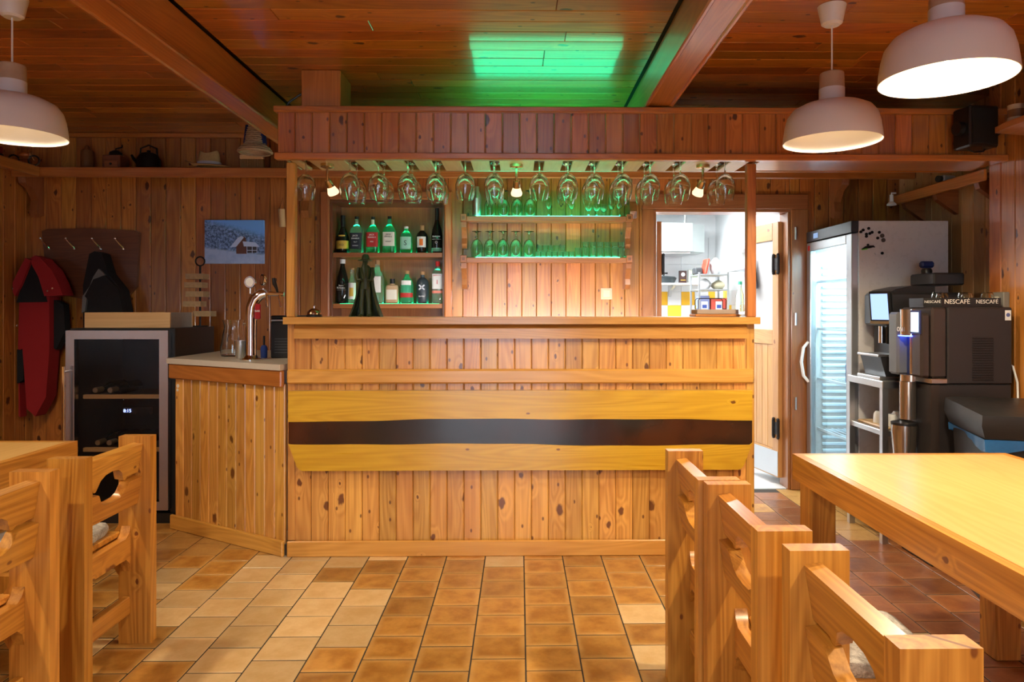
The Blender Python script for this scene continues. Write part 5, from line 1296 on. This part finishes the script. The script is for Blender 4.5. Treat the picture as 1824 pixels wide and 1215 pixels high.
B(fo).box(FX1 - 0.12, FX1 - 0.04, FY0 + 0.06, FY1 - 0.06, FZ1 - 0.115, FZ1 - 0.102).build('lamp_tube', glow('fridge_lamp', (0.75, 0.9, 1.0), 6.0), fr, smooth=False)
for i in range(30):
    z = 0.24 + i * 0.046
    B(fo).box(FX0 + 0.09, FX1 - 0.05, FY1 - 0.050, FY1 - 0.0355, z, z + 0.022, 0.005).build('cooling_rib', FI, fr, smooth=False)
for z in (0.45, 0.80, 1.15, 1.48):
    b = B(fo)
    for i in range(11):
        x = FX0 + 0.075 + i * 0.043
        b.cyl((x, FY0 + 0.037, z), (x, FY1 - 0.037, z), 0.003, n=5)
    b.box(FX0 + 0.058, FX0 + 0.066, FY0 + 0.037, FY1 - 0.037, z - 0.006, z + 0.010).build('wire_shelf', plain('white_wire', (0.8, 0.85, 0.9), 0.3), fr)
fd = bpy.data.objects.new('door', None); link(fd, fr)
dz0, dz1 = FZ0 + 0.02, FZ1 - 0.078
for a in ((FY0, FY0 + 0.075, dz0, dz1), (FY1 - 0.06, FY1, dz0, dz1), (FY0 + 0.0755, FY1 - 0.0605, dz1 - 0.06, dz1), (FY0 + 0.0755, FY1 - 0.0605, dz0, dz0 + 0.10)):
    B(fo).box(FX0, FX0 + 0.040, *a, 0.004).build('frame_bar', FG, fd)
B(fo).box(FX0 + 0.014, FX0 + 0.022, FY0 + 0.0755, FY1 - 0.0605, dz0 + 0.1005, dz1 - 0.0605).build('pane', pane('fridge_glass', (0.86, 0.95, 0.98)), fd, smooth=False)
B(fo).tube([(FX0, FY1 - 0.03, 0.78), (FX0 - 0.035, FY1 - 0.03, 0.82), (FX0 - 0.05, FY1 - 0.03, 0.92), (FX0 - 0.035, FY1 - 0.03, 1.02), (FX0, FY1 - 0.03, 1.06)], 0.011, 10).build('handle', WHITE, fd)
B(fo).box(FX0 - 0.001, FX0 - 0.0002, FY1 - 0.055, FY1 - 0.02, dz1 - 0.055, dz1 - 0.02).build('red_sticker', plain('sticker_red', (0.6, 0.03, 0.02), 0.4), fd, smooth=False)
CANB = plain('can_blue', (0.02, 0.06, 0.30), 0.25, 0.6); CANS = plain('can_silver', (0.6, 0.62, 0.66), 0.25, 0.9)
for i, (x, y, z, h, r, m) in enumerate(((2.14, 4.40, 0.811, 0.13, 0.028, CANB), (2.14, 4.48, 0.811, 0.13, 0.028, CANB), (2.22, 4.42, 0.811, 0.13, 0.028, CANS))):
    t = thing('drink_can', ('blue drink can on the fridge shelf near its side', 'second blue drink can on the fridge shelf', 'silver drink can behind the blue ones in the fridge')[i], 'can', (x, y, z), 0, 'drink cans in the fridge')
    B().lathe([(0, 0), (r * .8, 0), (r, 0.01), (r, h - 0.012), (r * .82, h - 0.002)], n=20).build('body', m, t)
    B().lathe([(0, h - 0.004), (r * .80, h - 0.004), (r * .80, h), (0, h - 0.001)], n=20).build('lid', CANS, t)
gb = thing('green_carton', 'small green carton at the bottom of the fridge', 'carton', (2.14, 4.36, FZ0 + 0.1005))
B().box(-0.035, 0.035, -0.045, 0.045, 0, 0.16, 0.002).build('box', plain('carton_green', (0.03, 0.28, 0.10), 0.5), gb)
text('lettering', 'JO', 0.06, (-0.036, 0, 0.09), LEFTF, INKW, gb)
# magnets on the fridge side
MAG = [(2.096, 1.766), (2.110, 1.777), (2.144, 1.787), (2.130, 1.752), (2.151, 1.756), (2.165, 1.763), (2.130, 1.738), (2.210, 1.763), (2.228, 1.742), (2.200, 1.728), (2.235, 1.715), (2.228, 1.635)]
MW = ['black round magnet on the fridge side, %s of the cluster counted from the door' % w for w in ('first', 'second', 'third', 'fourth', 'fifth', 'sixth', 'seventh', 'eighth', 'ninth', 'tenth', 'eleventh')] + ['black round magnet alone below the fridge magnet cluster']
for i, (x, z) in enumerate(MAG):
    r = 0.009 if i not in (8, 10) else 0.013
    m = B().lathe([(0, 0), (r, 0), (r, -0.005), (r * 0.8, -0.007), (0, -0.007)], n=14, axis='y').build('fridge_magnet', BLACKM if i not in (8, 10) else plain('mottled_magnet', (0.10, 0.09, 0.08), 0.5, noise=0.6, nscale=300))
    m.location = (x, FY0 - 0.0002, z); tag(m, MW[i], 'magnet', 'fridge magnets')
fm = thing('frog_magnet', 'green and black lizard shaped magnet on the fridge side', 'magnet', (2.138, FY0 - 0.0002, 1.667))
B().tube([(-0.038, -0.005, -0.008), (-0.015, -0.006, 0.002), (0.01, -0.006, 0.006), (0.035, -0.005, 0.010), (0.042, -0.005, 0.004)], [0.003, 0.008, 0.009, 0.006, 0.003], 8).build('body', BLACK, fm)
B().tube([(-0.038, -0.005, -0.011), (-0.005, -0.0065, -0.004)], [0.003, 0.006], 8).build('belly', plain('lime', (0.15, 0.6, 0.05), 0.4), fm)
B().ball((0.0, -0.006, 0.018), 0.008, n=8, m=6).build('head', BLACK, fm)
for i, (x, z) in enumerate(((2.186, 1.632), (2.106, 1.583))):
    m = B().box(-0.008, 0.008, -0.005, 0, -0.004, 0.004, 0.001).build('strip_magnet', STEEL); m.location = (x, FY0 - 0.0002, z); m.rotation_euler = (0, 0.9 * (1 - i), 0)
    tag(m, ('small tilted metal strip magnet on the fridge side', 'small level metal strip magnet lowest on the fridge side')[i], 'magnet', 'fridge magnets')

# ---------------------------------------------------------------- steel cart with coffee maker
CZ = 0.894
ct = thing('steel_cart', 'stainless steel cart between fridge and coffee tower', 'cart', (2.24, 3.99, 0))
B().box(-0.25, 0.25, -0.20, 0.21, CZ - 0.04, CZ, 0.003).build('top_plate', STEEL, ct)
for x in (-0.235, 0.235):
    for y in (-0.185, 0.195):
        B().box(x - 0.016, x + 0.016, y - 0.016, y + 0.016, 0, CZ - 0.04).build('leg', STEEL, ct, smooth=False)
for z in (0.62, 0.18):
    B().box(-0.24, 0.24, -0.19, 0.20, z - 0.03, z, 0.003).build('lower_shelf', STEEL, ct)
WCUP = plain('white_china', (0.78, 0.78, 0.78), 0.2, noise=0.01)
o = B().box(-0.21, 0.20, -0.16, 0.165, 0, 0.012, 0.004).build('wooden_tray', wood('pale', 'x')); o.location = (2.24, 3.99, 0.6205)
tag(o, 'thin pale tray under the white cups on the cart', 'tray')
cups_ = ((-0.15, -0.10), (-0.06, -0.10), (-0.15, 0.02), (-0.05, 0.01), (0.04, -0.09))
for i, (x, y) in enumerate(cups_):
    t = thing('coffee_cup', 'white china cup upside down on the cart tray, ' + ('front one by the edge', 'second of the front row', 'rear one by the edge', 'second of the rear row', 'third of the front row')[i], 'cup', (2.24 + x, 3.99 + y, 0.6330), 0, 'white cups on the cart')
    B().lathe([(0.036, 0.0), (0.037, 0.004), (0.034, 0.05), (0.024, 0.066), (0, 0.068)], n=22).build('bowl', WCUP, t)
    B().tube([(0.034, -0.004, 0.020), (0.054, -0.006, 0.022), (0.056, -0.006, 0.042), (0.034, -0.004, 0.050)], 0.004, 8).build('handle', WCUP, t)
cm = thing('coffee_maker', 'black coffee maker with tilted touch screen on the cart', 'coffee maker', (2.24, 3.99, CZ + 0.0005))
DG = plain('dark_plastic', (0.022, 0.021, 0.023), 0.32)
B().box(-0.10, 0.24, -0.10, 0.19, 0.0, 0.30, 0.006).build('lower_body', DG, cm)
B().box(-0.16, 0.24, -0.12, 0.19, 0.3005, 0.49, 0.012).build('upper_body', DG, cm)
B().prism([(-0.16, 0.4905), (0.0, 0.4905), (0.10, 0.4905), (0.10, 0.525), (-0.02, 0.530), (-0.12, 0.510)], -0.10, 0.16, 'y').build('lid_hood', BLACK, cm)
B().box(0.07, 0.245, -0.14, 0.10, 0.531, 0.60, 0.008).build('bean_hopper', DG, cm)
B().box(-0.235, -0.075, -0.14, 0.12, 0.0, 0.018, 0.003).build('drip_tray', STEEL, cm)
B().prism([(-0.195, 0.0185), (-0.102, 0.0185), (-0.102, 0.128), (-0.225, 0.128)], -0.13, 0.10, 'y').build('grounds_box', DG, cm)
B().box(-0.24, -0.103, -0.135, 0.11, 0.1285, 0.142, 0.003).build('box_rim', STEEL, cm)
sp_ = B().box(-0.175, -0.125, -0.10, -0.04, 0.20, 0.30, 0.006).build('outlet', BLACK, cm)
B().cyl((-0.19, -0.075, 0.205), (-0.19, -0.075, 0.30), 0.016, n=16).build('chrome_spout', CHROME, cm)
tb_ = bpy.data.objects.new('touch_screen', None); link(tb_, cm)
Rm = Matrix.Translation((-0.20, -0.085, 0.40)) @ Matrix.Rotation(-0.95, 4, 'Z') @ Matrix.Rotation(0.14, 4, 'X')
tb_.matrix_local = Rm
B().box(-0.062, 0.062, -0.012, 0.012, -0.088, 0.098, 0.006).build('bezel', BLACK, tb_)
B().box(-0.048, 0.048, -0.0135, -0.0125, -0.062, 0.085).build('display', glow('tablet_glow', (0.35, 0.50, 1.0), 1.1), tb_, smooth=False)
B().box(-0.060, 0.060, -0.014, -0.0125, -0.086, -0.070, 0.001).build('chrome_bar', STEEL, tb_)
bd = thing('blue_bottle_cap', 'dark blue knob jar on top of the coffee maker', 'jar', (2.375, 4.03, CZ + 0.601))
B().lathe([(0, 0), (0.028, 0), (0.030, 0.02), (0.024, 0.034), (0, 0.036)], n=16).build('base', BLACK, bd)
B().box(-0.038, 0.038, -0.02, 0.02, 0.0365, 0.075, 0.010).build('blue_cap', plain('navy', (0.012, 0.025, 0.12), 0.5), bd)

# ---------------------------------------------------------------- coffee tower
no = (2.05, 3.45, 0)
nt = thing('coffee_tower', 'tall dark coffee vending tower with blue lit dispenser', 'coffee machine', no)
DB = plain('tower_brown', (0.050, 0.036, 0.032), 0.33, 0.3, noise=0.04); DBK = plain('tower_black', (0.026, 0.022, 0.023), 0.38, noise=0.04)
SIL = plain('tower_silver', (0.52, 0.46, 0.40), 0.22, 0.95, nscale=10)
B(no).box(2.14, 2.466, 3.45, 3.735, 0.915, 1.300, 0.006).build('rear_housing', DBK, nt)
B(no).box(2.062, 2.1385, 3.452, 3.735, 0.945, 1.300, 0.010).build('front_door', DB, nt)
B(no).box(2.055, 2.1385, 3.448, 3.735, 0.917, 0.943, 0.003).build('silver_trim', SIL, nt)
B(no).box(2.062, 2.466, 3.455, 3.735, 0.0, 0.9135, 0.006).build('base_cabinet', DBK, nt)
B(no).box(2.058, 2.1, 3.4535, 3.4548, 0.03, 0.91).build('base_seam', DB, nt, smooth=False)
for i in range(18):
    z = 0.935 + i * 0.0122
    B(no).box(2.262, 2.368, 3.445, 3.4495, z, z + 0.006, 0.001).build('vent_louver', BLACK, nt, smooth=False)
# dispensing column on the face turned to the bar
B(no).box(2.012, 2.0615, 3.46, 3.55, 0.945, 1.27, 0.012).build('door_edge', DB, nt)
B(no).box(1.990, 2.0615, 3.64, 3.735, 0.945, 1.275, 0.012).build('door_edge', plain('tower_grey', (0.16, 0.17, 0.18), 0.35, 0.4), nt)
cyl = [(2.03 - 0.045 * math.cos(a), 3.595 + 0.048 * math.sin(a)) for a in [-PI / 2 + PI * i / 12 for i in range(13)]]
B(no).prism(cyl, 1.155, 1.290, 'z').build('silver_head', SIL, nt)
B(no).prism(cyl, 0.917, 0.95, 'z').build('silver_shelf', SIL, nt)
B(no).box(2.040, 2.0615, 3.551, 3.639, 0.951, 1.154).build('blue_recess', plain('recess_blue', (0.02, 0.03, 0.10), 0.3), nt, smooth=False)
B(no).box(1.99, 2.04, 3.556, 3.634, 1.1495, 1.1545).build('blue_lamp', glow('blue_led', (0.06, 0.12, 1.0), 9.0), nt, smooth=False)
text('lettering', 'ON', 0.034, (1.980, 3.600, 1.185), LEFTF, INKW, nt, no)
B(no).cyl((2.045, 3.60, 0.952), (2.045, 3.60, 1.148), 0.012, n=12).build('outlet_pipe', SIL, nt)
ts = bpy.data.objects.new('small_screen', None); link(ts, nt)
B(no).box(2.004, 2.0115, 3.458, 3.545, 1.165, 1.285, 0.002).build('bezel', plain('bezel_blue', (0.02, 0.03, 0.12), 0.3), ts)
B(no).box(2.001, 2.0038, 3.470, 3.535, 1.175, 1.275).build('display', glow('screen_pale', (0.55, 0.75, 1.0), 1.6), ts, smooth=False)
cupm = [(0, 0.40), (0.040, 0.40), (0.062, 0.66), (0.060, 0.69), (0, 0.69)]
B(no).lathe(cupm, (2.00, 3.595, 0), 24).build('cup_dispenser', SIL, nt)
B(no).lathe([(0, 0.691), (0.063, 0.691), (0.063, 0.703), (0, 0.72)], (2.00, 3.595, 0), 24).build('dispenser_rim', BLACK, nt)
B(no).cyl((2.02, 3.595, 0.72), (2.02, 3.595, 0.915), 0.040, n=20).build('silver_tube', SIL, nt)
B(no).box(2.428, 2.458, 3.4482, 3.4496, 1.235, 1.285).build('sticker', PAPER, nt, smooth=False)
B(no).lathe([(0, 0), (0.011, 0), (0.011, -0.0006), (0, -0.0006)], (2.443, 3.448, 1.262), 6, 'y').build('sticker_hexagon', plain('sticker_blue', (0.10, 0.12, 0.30), 0.4), nt)
nty = thing('cup_tray', 'black cup tray lettered in white on the coffee tower', 'tray', (2.25, 3.56, 1.3005))
B().prism([(-0.185, -0.03), (-0.13, -0.09), (0.17, -0.09), (0.185, -0.06), (0.185, 0.10), (-0.185, 0.10)], 0.0, 0.008, 'z').build('base', BLACK, nty, smooth=False)
for (a, c) in (((-0.185, -0.03), (-0.13, -0.09)), ((-0.13, -0.09), (0.03, -0.09)), ((0.03, -0.09), (0.17, -0.09)), ((0.185, -0.06), (0.185, 0.10)), ((0.17, -0.09), (0.185, -0.06)), ((-0.185, 0.10), (0.185, 0.10)), ((-0.185, -0.03), (-0.185, 0.10))):
    d = Vector((c[0] - a[0], c[1] - a[1], 0)); L = d.length; an = math.atan2(d.y, d.x)
    w_ = B().box(0, L, -0.0015, 0.0015, 0.0085, 0.047).build('rim_panel', BLACK, nty, smooth=False); w_.location = (a[0], a[1], 0); w_.rotation_euler = (0, 0, an)
WINK = plain('sign_white', (0.75, 0.72, 0.66), 0.5)
for s, x, y, an, sz in (('NESCAFÉ', -0.052, -0.0925, 0, 0.032), ('NESCAFÉ', 0.100, -0.0925, 0, 0.028), ('NESCAFÉ', -0.159, -0.0622, -0.83, 0.0185)):
    text('lettering', s, sz, (x, y, 0.027), (PI / 2, 0, an), WINK, nty, depth=0.0004)
for i, x in enumerate((-0.115, -0.055, 0.020, 0.075, 0.140)):
    o = B().lathe([(0, 0.068), (0.024, 0.066), (0.030, 0.05), (0.033, 0.0), (0.031, 0.0), (0.028, 0.048), (0.022, 0.063), (0, 0.065)], n=20).build('tea_glass', GLASS)
    o.location = (2.25 + x, 3.555 + (0.035 if i % 2 else -0.03), 1.3095)
    tag(o, 'upturned clear glass on the cup tray, %s from the screen side' % ORD[i], 'glass', 'glasses on the cup tray')
sk = thing('wall_socket', 'grey wall socket above the coffee tower corner', 'socket', (XR - 0.0005, 3.60, 1.335))
B().box(-0.035, -0.001, -0.045, 0.045, -0.04, 0.045, 0.004).build('box', plain('socket_grey', (0.20, 0.18, 0.15), 0.5), sk)
B().lathe([(0, -0.0355), (0.022, -0.0355), (0.022, -0.050), (0, -0.050)], n=16, axis='x').build('plug', plain('plug_cream', (0.62, 0.56, 0.46), 0.4), sk)
o = B((2.49, 3.55, 0.8)).tube([(2.488, 3.53, 1.02), (2.505, 3.50, 1.00), (2.513, 3.48, 0.92), (2.510, 3.47, 0.80), (2.495, 3.46, 0.70)], 0.005, 8).build('white_cable', WHITE); o.location = (2.49, 3.55, 0.8)
tag(o, 'white cable running down beside the coffee tower', 'cable')

# ---------------------------------------------------------------- waste bin
wbn = thing('waste_bin', 'black waste bin with blue liner before the coffee tower', 'waste bin', (1.93, 2.88, 0), -0.275)
BK2 = plain('bin_black', (0.020, 0.019, 0.019), 0.33, noise=0.05)
BL, BW = 0.50, 0.42
B().rings([[(0.06, 0.06, 0.0), (BW - 0.06, 0.06, 0.0), (BW - 0.06, BL - 0.06, 0.0), (0.06, BL - 0.06, 0.0)], [(0.03, 0.03, 0.74), (BW - 0.03, 0.03, 0.74), (BW - 0.03, BL - 0.03, 0.74), (0.03, BL - 0.03, 0.74)]]).bevel(0.02, 2).build('body', BK2, wbn)
B().rings([[(0.018, 0.018, 0.745), (BW - 0.018, 0.018, 0.745), (BW - 0.018, BL - 0.018, 0.745), (0.018, BL - 0.018, 0.745)], [(0.0, 0.0, 0.80), (BW, 0.0, 0.80), (BW, BL, 0.80), (0.0, BL, 0.80)], [(0.004, 0.004, 0.845), (BW - 0.004, 0.004, 0.845), (BW - 0.004, BL - 0.004, 0.862), (0.004, BL - 0.004, 0.862)], [(0.04, 0.04, 0.856), (BW - 0.04, 0.04, 0.856), (BW - 0.04, BL - 0.04, 0.872), (0.04, BL - 0.04, 0.872)]]).bevel(0.012, 2, 0.3).build('lid', BK2, wbn)
BAG = plain('blue_liner', (0.03, 0.16, 0.42), 0.25, noise=0.4, nscale=40)
lp = []
per = [(0.012, 0.012), (BW - 0.012, 0.012), (BW - 0.012, BL - 0.012), (0.012, BL - 0.012)]
pts = []
for (a, c) in zip(per, per[1:] + per[:1]):
    for i in range(14): pts.append((a[0] + (c[0] - a[0]) * i / 14, a[1] + (c[1] - a[1]) * i / 14))
b = B(); r0 = []; r1 = []
rr = random.Random(4)
cx0, cy0 = BW / 2, BL / 2
for i, (x, y) in enumerate(pts):
    k = 0.965 + 0.02 * math.sin(i * 2.3)
    dl = 0.055 * (0.55 + 0.45 * math.sin(i * 0.35 + 1)) + 0.006 * rr.random()
    r0.append((cx0 + (x - cx0) * 0.99, cy0 + (y - cy0) * 0.99, 0.7435)); r1.append((cx0 + (x - cx0) * k, cy0 + (y - cy0) * k, 0.7435 - dl))
b.rings([r0, r1], True, False, False).build('liner', BAG, wbn)
# ---------------------------------------------------------------- speaker, camera, small lamp
spk = thing('loudspeaker', 'small black loudspeaker on a bracket at the canopy end', 'loudspeaker', (2.30, 3.50, 2.10), 0.12)
B().box(-0.080, 0.082, -0.075, 0.045, 0.0, 0.205, 0.008).build('cabinet', BLACK, spk)
B().box(-0.070, 0.072, -0.080, -0.0755, 0.012, 0.192, 0.002).build('grille', plain('grille_black', (0.008, 0.008, 0.008), 0.8), spk)
B().lathe([(0, -0.030), (0.034, -0.026), (0.036, 0.0), (0, 0.0)], (-0.0805, -0.015, 0.10), 16, 'x').build('bracket_knob', BLACK, spk)
B().tube([(-0.03, 0.0, -0.001), (-0.01, -0.02, -0.018), (0.04, -0.02, -0.012), (0.09, 0.0, 0.03), (0.13, -0.02, 0.08), (0.17, -0.05, 0.10)], 0.004, 6).build('cable', BLACK, spk)
sc2 = thing('white_camera', 'small white camera on the alcove shelf edge', 'camera', (2.600, 4.20, 2.0575), 0.3)
B().box(-0.05, 0.05, -0.022, 0.022, 0.002, 0.045, 0.006).build('housing', WHITE, sc2)
B().lathe([(0, -0.022), (0.020, -0.022), (0.020, 0.0), (0, 0.0)], (-0.051, 0, 0.022), 16, 'x').build('lens', BLACK, sc2)
B().tube([(0.05, 0, 0.02), (0.08, -0.01, 0.03), (0.09, -0.06, 0.02), (0.07, -0.14, 0.006), (0.08, -0.22, 0.004)], 0.004, 6).build('cable', WHITE, sc2)
wl = thing('clip_lamp', 'small white clip lamp at the alcove corner', 'lamp', (2.486, 4.62, 1.985))
B().lathe([(0.030, 0.0), (0.030, 0.008), (0.013, 0.026), (0.012, 0.07), (0, 0.072), ], n=20).build('shade', WHITE, wl)
B().tube([(0, 0, 0.072), (0.0, 0, 0.082), (0.03, 0.0, 0.082)], 0.005, 8).build('arm', WHITE, wl)

# ---------------------------------------------------------------- kitchen things
hd = thing('extractor_hood', 'white steel extractor hood in the kitchen', 'extractor hood', (1.35, 6.70, 1.84))
HW = plain('hood_white', (0.50, 0.55, 0.54), 0.3, 0.4, noise=0.03)
B().box(-0.60, 0.30, -0.10, 0.34, 0.0, 0.275, 0.004).build('canopy', HW, hd)
B().prism([(0.302, -0.09), (0.44, 0.02), (0.44, 0.33), (0.302, 0.33)], 0.0, 0.262, 'z').build('angled_end', HW, hd, smooth=False)
B().box(-0.58, 0.28, -0.08, 0.32, -0.018, -0.001).build('filter_tray', STEEL, hd, smooth=False)
B().cyl((0.25, 0.02, 0.276), (0.25, 0.02, 0.458), 0.010, n=10).build('hanger', HW, hd)
ksh = thing('kitchen_shelf', 'white bracketed wall shelf over the yellow tiles', 'shelf', (1.45, KY1 - 0.009, 1.53))
B().box(-0.35, 0.36, -0.26, -0.001, 0, 0.018, 0.002).build('board', WHITE, ksh)
for x in (-0.2, 0.07):
    B().prism([(-0.002, 0.0), (-0.22, 0.0), (-0.20, -0.02), (-0.05, -0.05), (-0.03, -0.10), (-0.002, -0.11)], x - 0.014, x + 0.014, 'x').build('bracket', STEEL, ksh)
pan = thing('frying_pan', 'dark frying pan on the kitchen wall shelf', 'frying pan', (1.44, 6.90, 1.5485))
B().lathe([(0, 0), (0.095, 0), (0.118, 0.05), (0.114, 0.05), (0.092, 0.006), (0, 0.006)], n=28).build('pan_body', plain('pan_grey', (0.05, 0.065, 0.07), 0.35, 0.3), pan)
B().lathe([(0, 0.051), (0.118, 0.051), (0.10, 0.064), (0, 0.074)], n=28).build('lid', plain('pan_grey', (0.05, 0.065, 0.07)), pan)
B().tube([(-0.01, 0, 0.074), (0.0, 0, 0.10), (0.03, 0, 0.10)], 0.008, 8).build('lid_grip', BLACK, pan)
bx_ = thing('brown_carton', 'dark brown carton on the kitchen wall shelf', 'carton', (1.625, 6.92, 1.5485))
B().box(-0.036, 0.036, -0.02, 0.02, 0, 0.125, 0.001).build('box', plain('carton_brown', (0.07, 0.03, 0.025), 0.5), bx_)
B().lathe([(0, 0), (0.02, 0), (0.02, -0.0006), (0.016, -0.0006), (0.016, 0)], (0, -0.0205, 0.088), 20, 'y').build('ring_mark', INKW, bx_)
B().box(-0.024, 0.024, -0.0212, -0.0204, 0.028, 0.036).build('gold_mark', GOLD, bx_, smooth=False)
bx2 = thing('pale_packet', 'pale packet with green print on the kitchen shelf', 'packet', (1.735, 6.92, 1.5485))
B().box(-0.055, 0.055, -0.03, 0.03, 0, 0.135, 0.008).build('bag', plain('packet_cream', (0.66, 0.68, 0.58), 0.5), bx2)
B().box(-0.02, 0.03, -0.0315, -0.0304, 0.06, 0.10).build('print', plain('print_green', (0.12, 0.35, 0.08), 0.5), bx2, smooth=False)
su = thing('steel_shelving', 'grey steel shelving unit with bags in the kitchen', 'shelving', (1.74, 6.32, 0))
for z in (0.6, 1.05, 1.47, 1.605):
    B().box(-0.15, 0.12, -0.16, 0.16, z - 0.012, z, 0.002).build('shelf_plate', plain('zinc', (0.42, 0.44, 0.45), 0.4, 0.6), su)
for x in (-0.145, 0.112):
    for y in (-0.152, 0.148):
        B().box(x - 0.006, x + 0.010, y - 0.006, y + 0.010, 0, 1.62).build('upright', plain('zinc', (0.42, 0.44, 0.45)), su, smooth=False)
def bag(name, label, loc, rx, ry, h, m, seed):
    t = B(); r = random.Random(seed); rings = []
    for k in range(7):
        u = k / 6; s = math.sin(PI * (0.18 + 0.75 * u)) 
        rings.append([((rx * s) * math.cos(a) * (1 + 0.12 * math.sin(3 * a + seed + u * 3)), ry * s * math.sin(a) * (1 + 0.1 * math.sin(4 * a + seed)), h * u + 0.004 * r.random() * (0 if k == 0 else 1)) for a in [2 * PI * i / 20 for i in range(20)]])
    o = t.rings(rings).build(name, m); o.location = loc; return tag(o, label, 'bag')
PLAST = plain('plastic_white', (0.74, 0.75, 0.76), 0.3, noise=0.1, nscale=20)
bag('flour_bag', 'white flour bag on the top plate of the steel shelving', (1.785, 6.32, 1.6055), 0.055, 0.09, 0.15, PLAST, 2)
bg2 = B().box(-0.012, 0.012, -0.08, 0.08, 0, 0.14, 0.008).build('red_packet', plain('packet_red', (0.62, 0.06, 0.03), 0.4)); bg2.location = (1.672, 6.31, 1.6095); bg2.rotation_euler = (0, 0.22, 0)
tag(bg2, 'red packet leaning against the white flour bag', 'packet')
o = B().box(-0.035, 0.035, -0.06, 0.06, 0, 0.062, 0.010).build('grey_box', plain('box_grey', (0.05, 0.055, 0.06), 0.5)); o.location = (1.622, 6.33, 1.6055)
tag(o, 'dark grey box on the shelving top plate corner', 'box')
bag('bread_bag', 'cream bread bag on the second plate of the shelving', (1.80, 6.28, 1.4705), 0.062, 0.09, 0.08, plain('bread_bag', (0.68, 0.62, 0.42), 0.4), 5)
bag('plastic_bag', 'crumpled white plastic bag on the second shelving plate', (1.675, 6.28, 1.4705), 0.055, 0.08, 0.095, PLAST, 7)
for i, (x, m, lab) in enumerate(((1.655, plain('box_bluewhite', (0.25, 0.30, 0.55), 0.5), 'blue and white carton below the second shelving plate'), (1.785, plain('box_redprint', (0.60, 0.09, 0.06), 0.5), 'large red carton below the second shelving plate'))):
    t = thing('food_carton', lab, 'carton', (x, 6.27, 1.0505))
    B().box(-0.045 if i == 0 else -0.07, 0.045 if i == 0 else 0.07, -0.06, 0.06, 0, 0.36 - 0.02 * i, 0.002).build('box', m, t)
    B().box(-0.03, 0.03, -0.0612, -0.0603, 0.20, 0.31).build('print_panel', PAPER, t, smooth=False)
    B().box(-0.02, 0.02, -0.0622, -0.0613, 0.25, 0.28).build('print_line', plain('print_blue', (0.05, 0.1, 0.4), 0.5), t, smooth=False)
sd = thing('side_table', 'narrow white stand below the clear green topped bottle', 'stand', (1.915, 6.02, 0))
B().box(-0.06, 0.06, -0.12, 0.12, 1.245, 1.2695, 0.002).build('plate', WHITE, sd)
for x in (-0.05, 0.05):
    for y in (-0.11, 0.11): B().box(x - 0.008, x + 0.008, y - 0.008, y + 0.008, 0, 1.2445).build('leg', WHITE, sd, smooth=False)
gs2 = thing('spray_bottle', 'clear bottle with green top beside the steel shelving', 'bottle', (1.915, 6.02, 0.0))
B().lathe([(0, 1.27), (0.036, 1.27), (0.038, 1.28), (0.036, 1.41), (0.016, 1.47), (0.014, 1.505), (0, 1.505)], n=20).build('glass_body', BG_CLEAR, gs2)
B().lathe([(0, 1.5055), (0.018, 1.5055), (0.018, 1.532), (0, 1.534)], n=14).build('cap', plain('cap_green', (0.05, 0.35, 0.2), 0.4), gs2)
ks2 = thing('corner_shelf', 'small grey shelf on the kitchen side wall', 'shelf', (KX1 - 0.0085, 5.93, 1.62))
B().box(-0.13, -0.0005, -0.22, 0.22, 0, 0.014, 0.002).build('board', plain('zinc', (0.42, 0.44, 0.45)), ks2)
B().box(-0.12, -0.0005, -0.205, -0.19, -0.06, -0.0005).build('bracket', plain('zinc', (0.42, 0.44, 0.45)), ks2, smooth=False)
B().box(-0.13, -0.0005, -0.22, 0.22, 0.17, 0.182, 0.002).build('upper_board', WHITE, ks2)
B().box(-0.012, -0.0005, -0.22, 0.22, 0.0145, 0.1695).build('back_board', WHITE, ks2, smooth=False)
o = B().lathe([(0, 0), (0.030, 0), (0.034, 0.09), (0.028, 0.10), (0, 0.10)], n=18).build('cream_pot', plain('pot_cream', (0.55, 0.50, 0.40), 0.5)); o.location = (KX1 - 0.075, 5.80, 1.6345); tag(o, 'cream pot on the small grey kitchen shelf', 'pot')
o = B().box(-0.05, 0.05, -0.06, 0.06, 0, 0.10, 0.006).build('white_box', PLAST); o.location = (KX1 - 0.075, 6.0, 1.6345); tag(o, 'white box on the small grey kitchen shelf', 'box')
kc = thing('kitchen_counter', 'white kitchen counter under the yellow tiles', 'counter', (0.9, 6.7, 0))
B().box(-0.58, 0.55, -0.25, 0.34, 0.0, 0.86).build('cupboard', KWHITE, kc, smooth=False)
B().box(-0.59, 0.57, -0.28, 0.34, 0.8605, 0.90, 0.004).build('counter_top', STEEL, kc)
tw_ = thing('hanging_towel', 'blue grey towel hanging on the kitchen door leaf', 'towel', (1.800, 5.372, 1.45))
b = B(); rings = []
for k in range(8):
    u = k / 7
    rings.append([((0.004 + 0.03 * (1 - u)) * math.cos(a) * (1 + .2 * math.sin(4 * a)) , (0.01 + 0.055 * (1 - u)) * math.sin(a) * (1 + .15 * math.sin(5 * a)), 0.24 * u) for a in [2 * PI * i / 20 for i in range(20)]])
b.rings(rings).build('cloth', plain('towel_blue', (0.22, 0.30, 0.42), 0.9), tw_)
B().tube([(0, 0, 0.24), (0, 0.03, 0.26)], 0.003, 6).build('loop', WHITE, tw_)
# unseen pendants added near and behind the camera for more warm light
pendant('added unseen pendant lamp over the near end of the coffee side table', 1.31, 0.45, 1.99, PENDANT_W)
pendant('added unseen pendant lamp over the near end of the cooler side table', -2.02, 1.0, 1.99, PENDANT_W * 0.8)
pendant('added unseen pendant lamp behind the viewer over the aisle', -0.35, -0.7, 1.99, PENDANT_W)
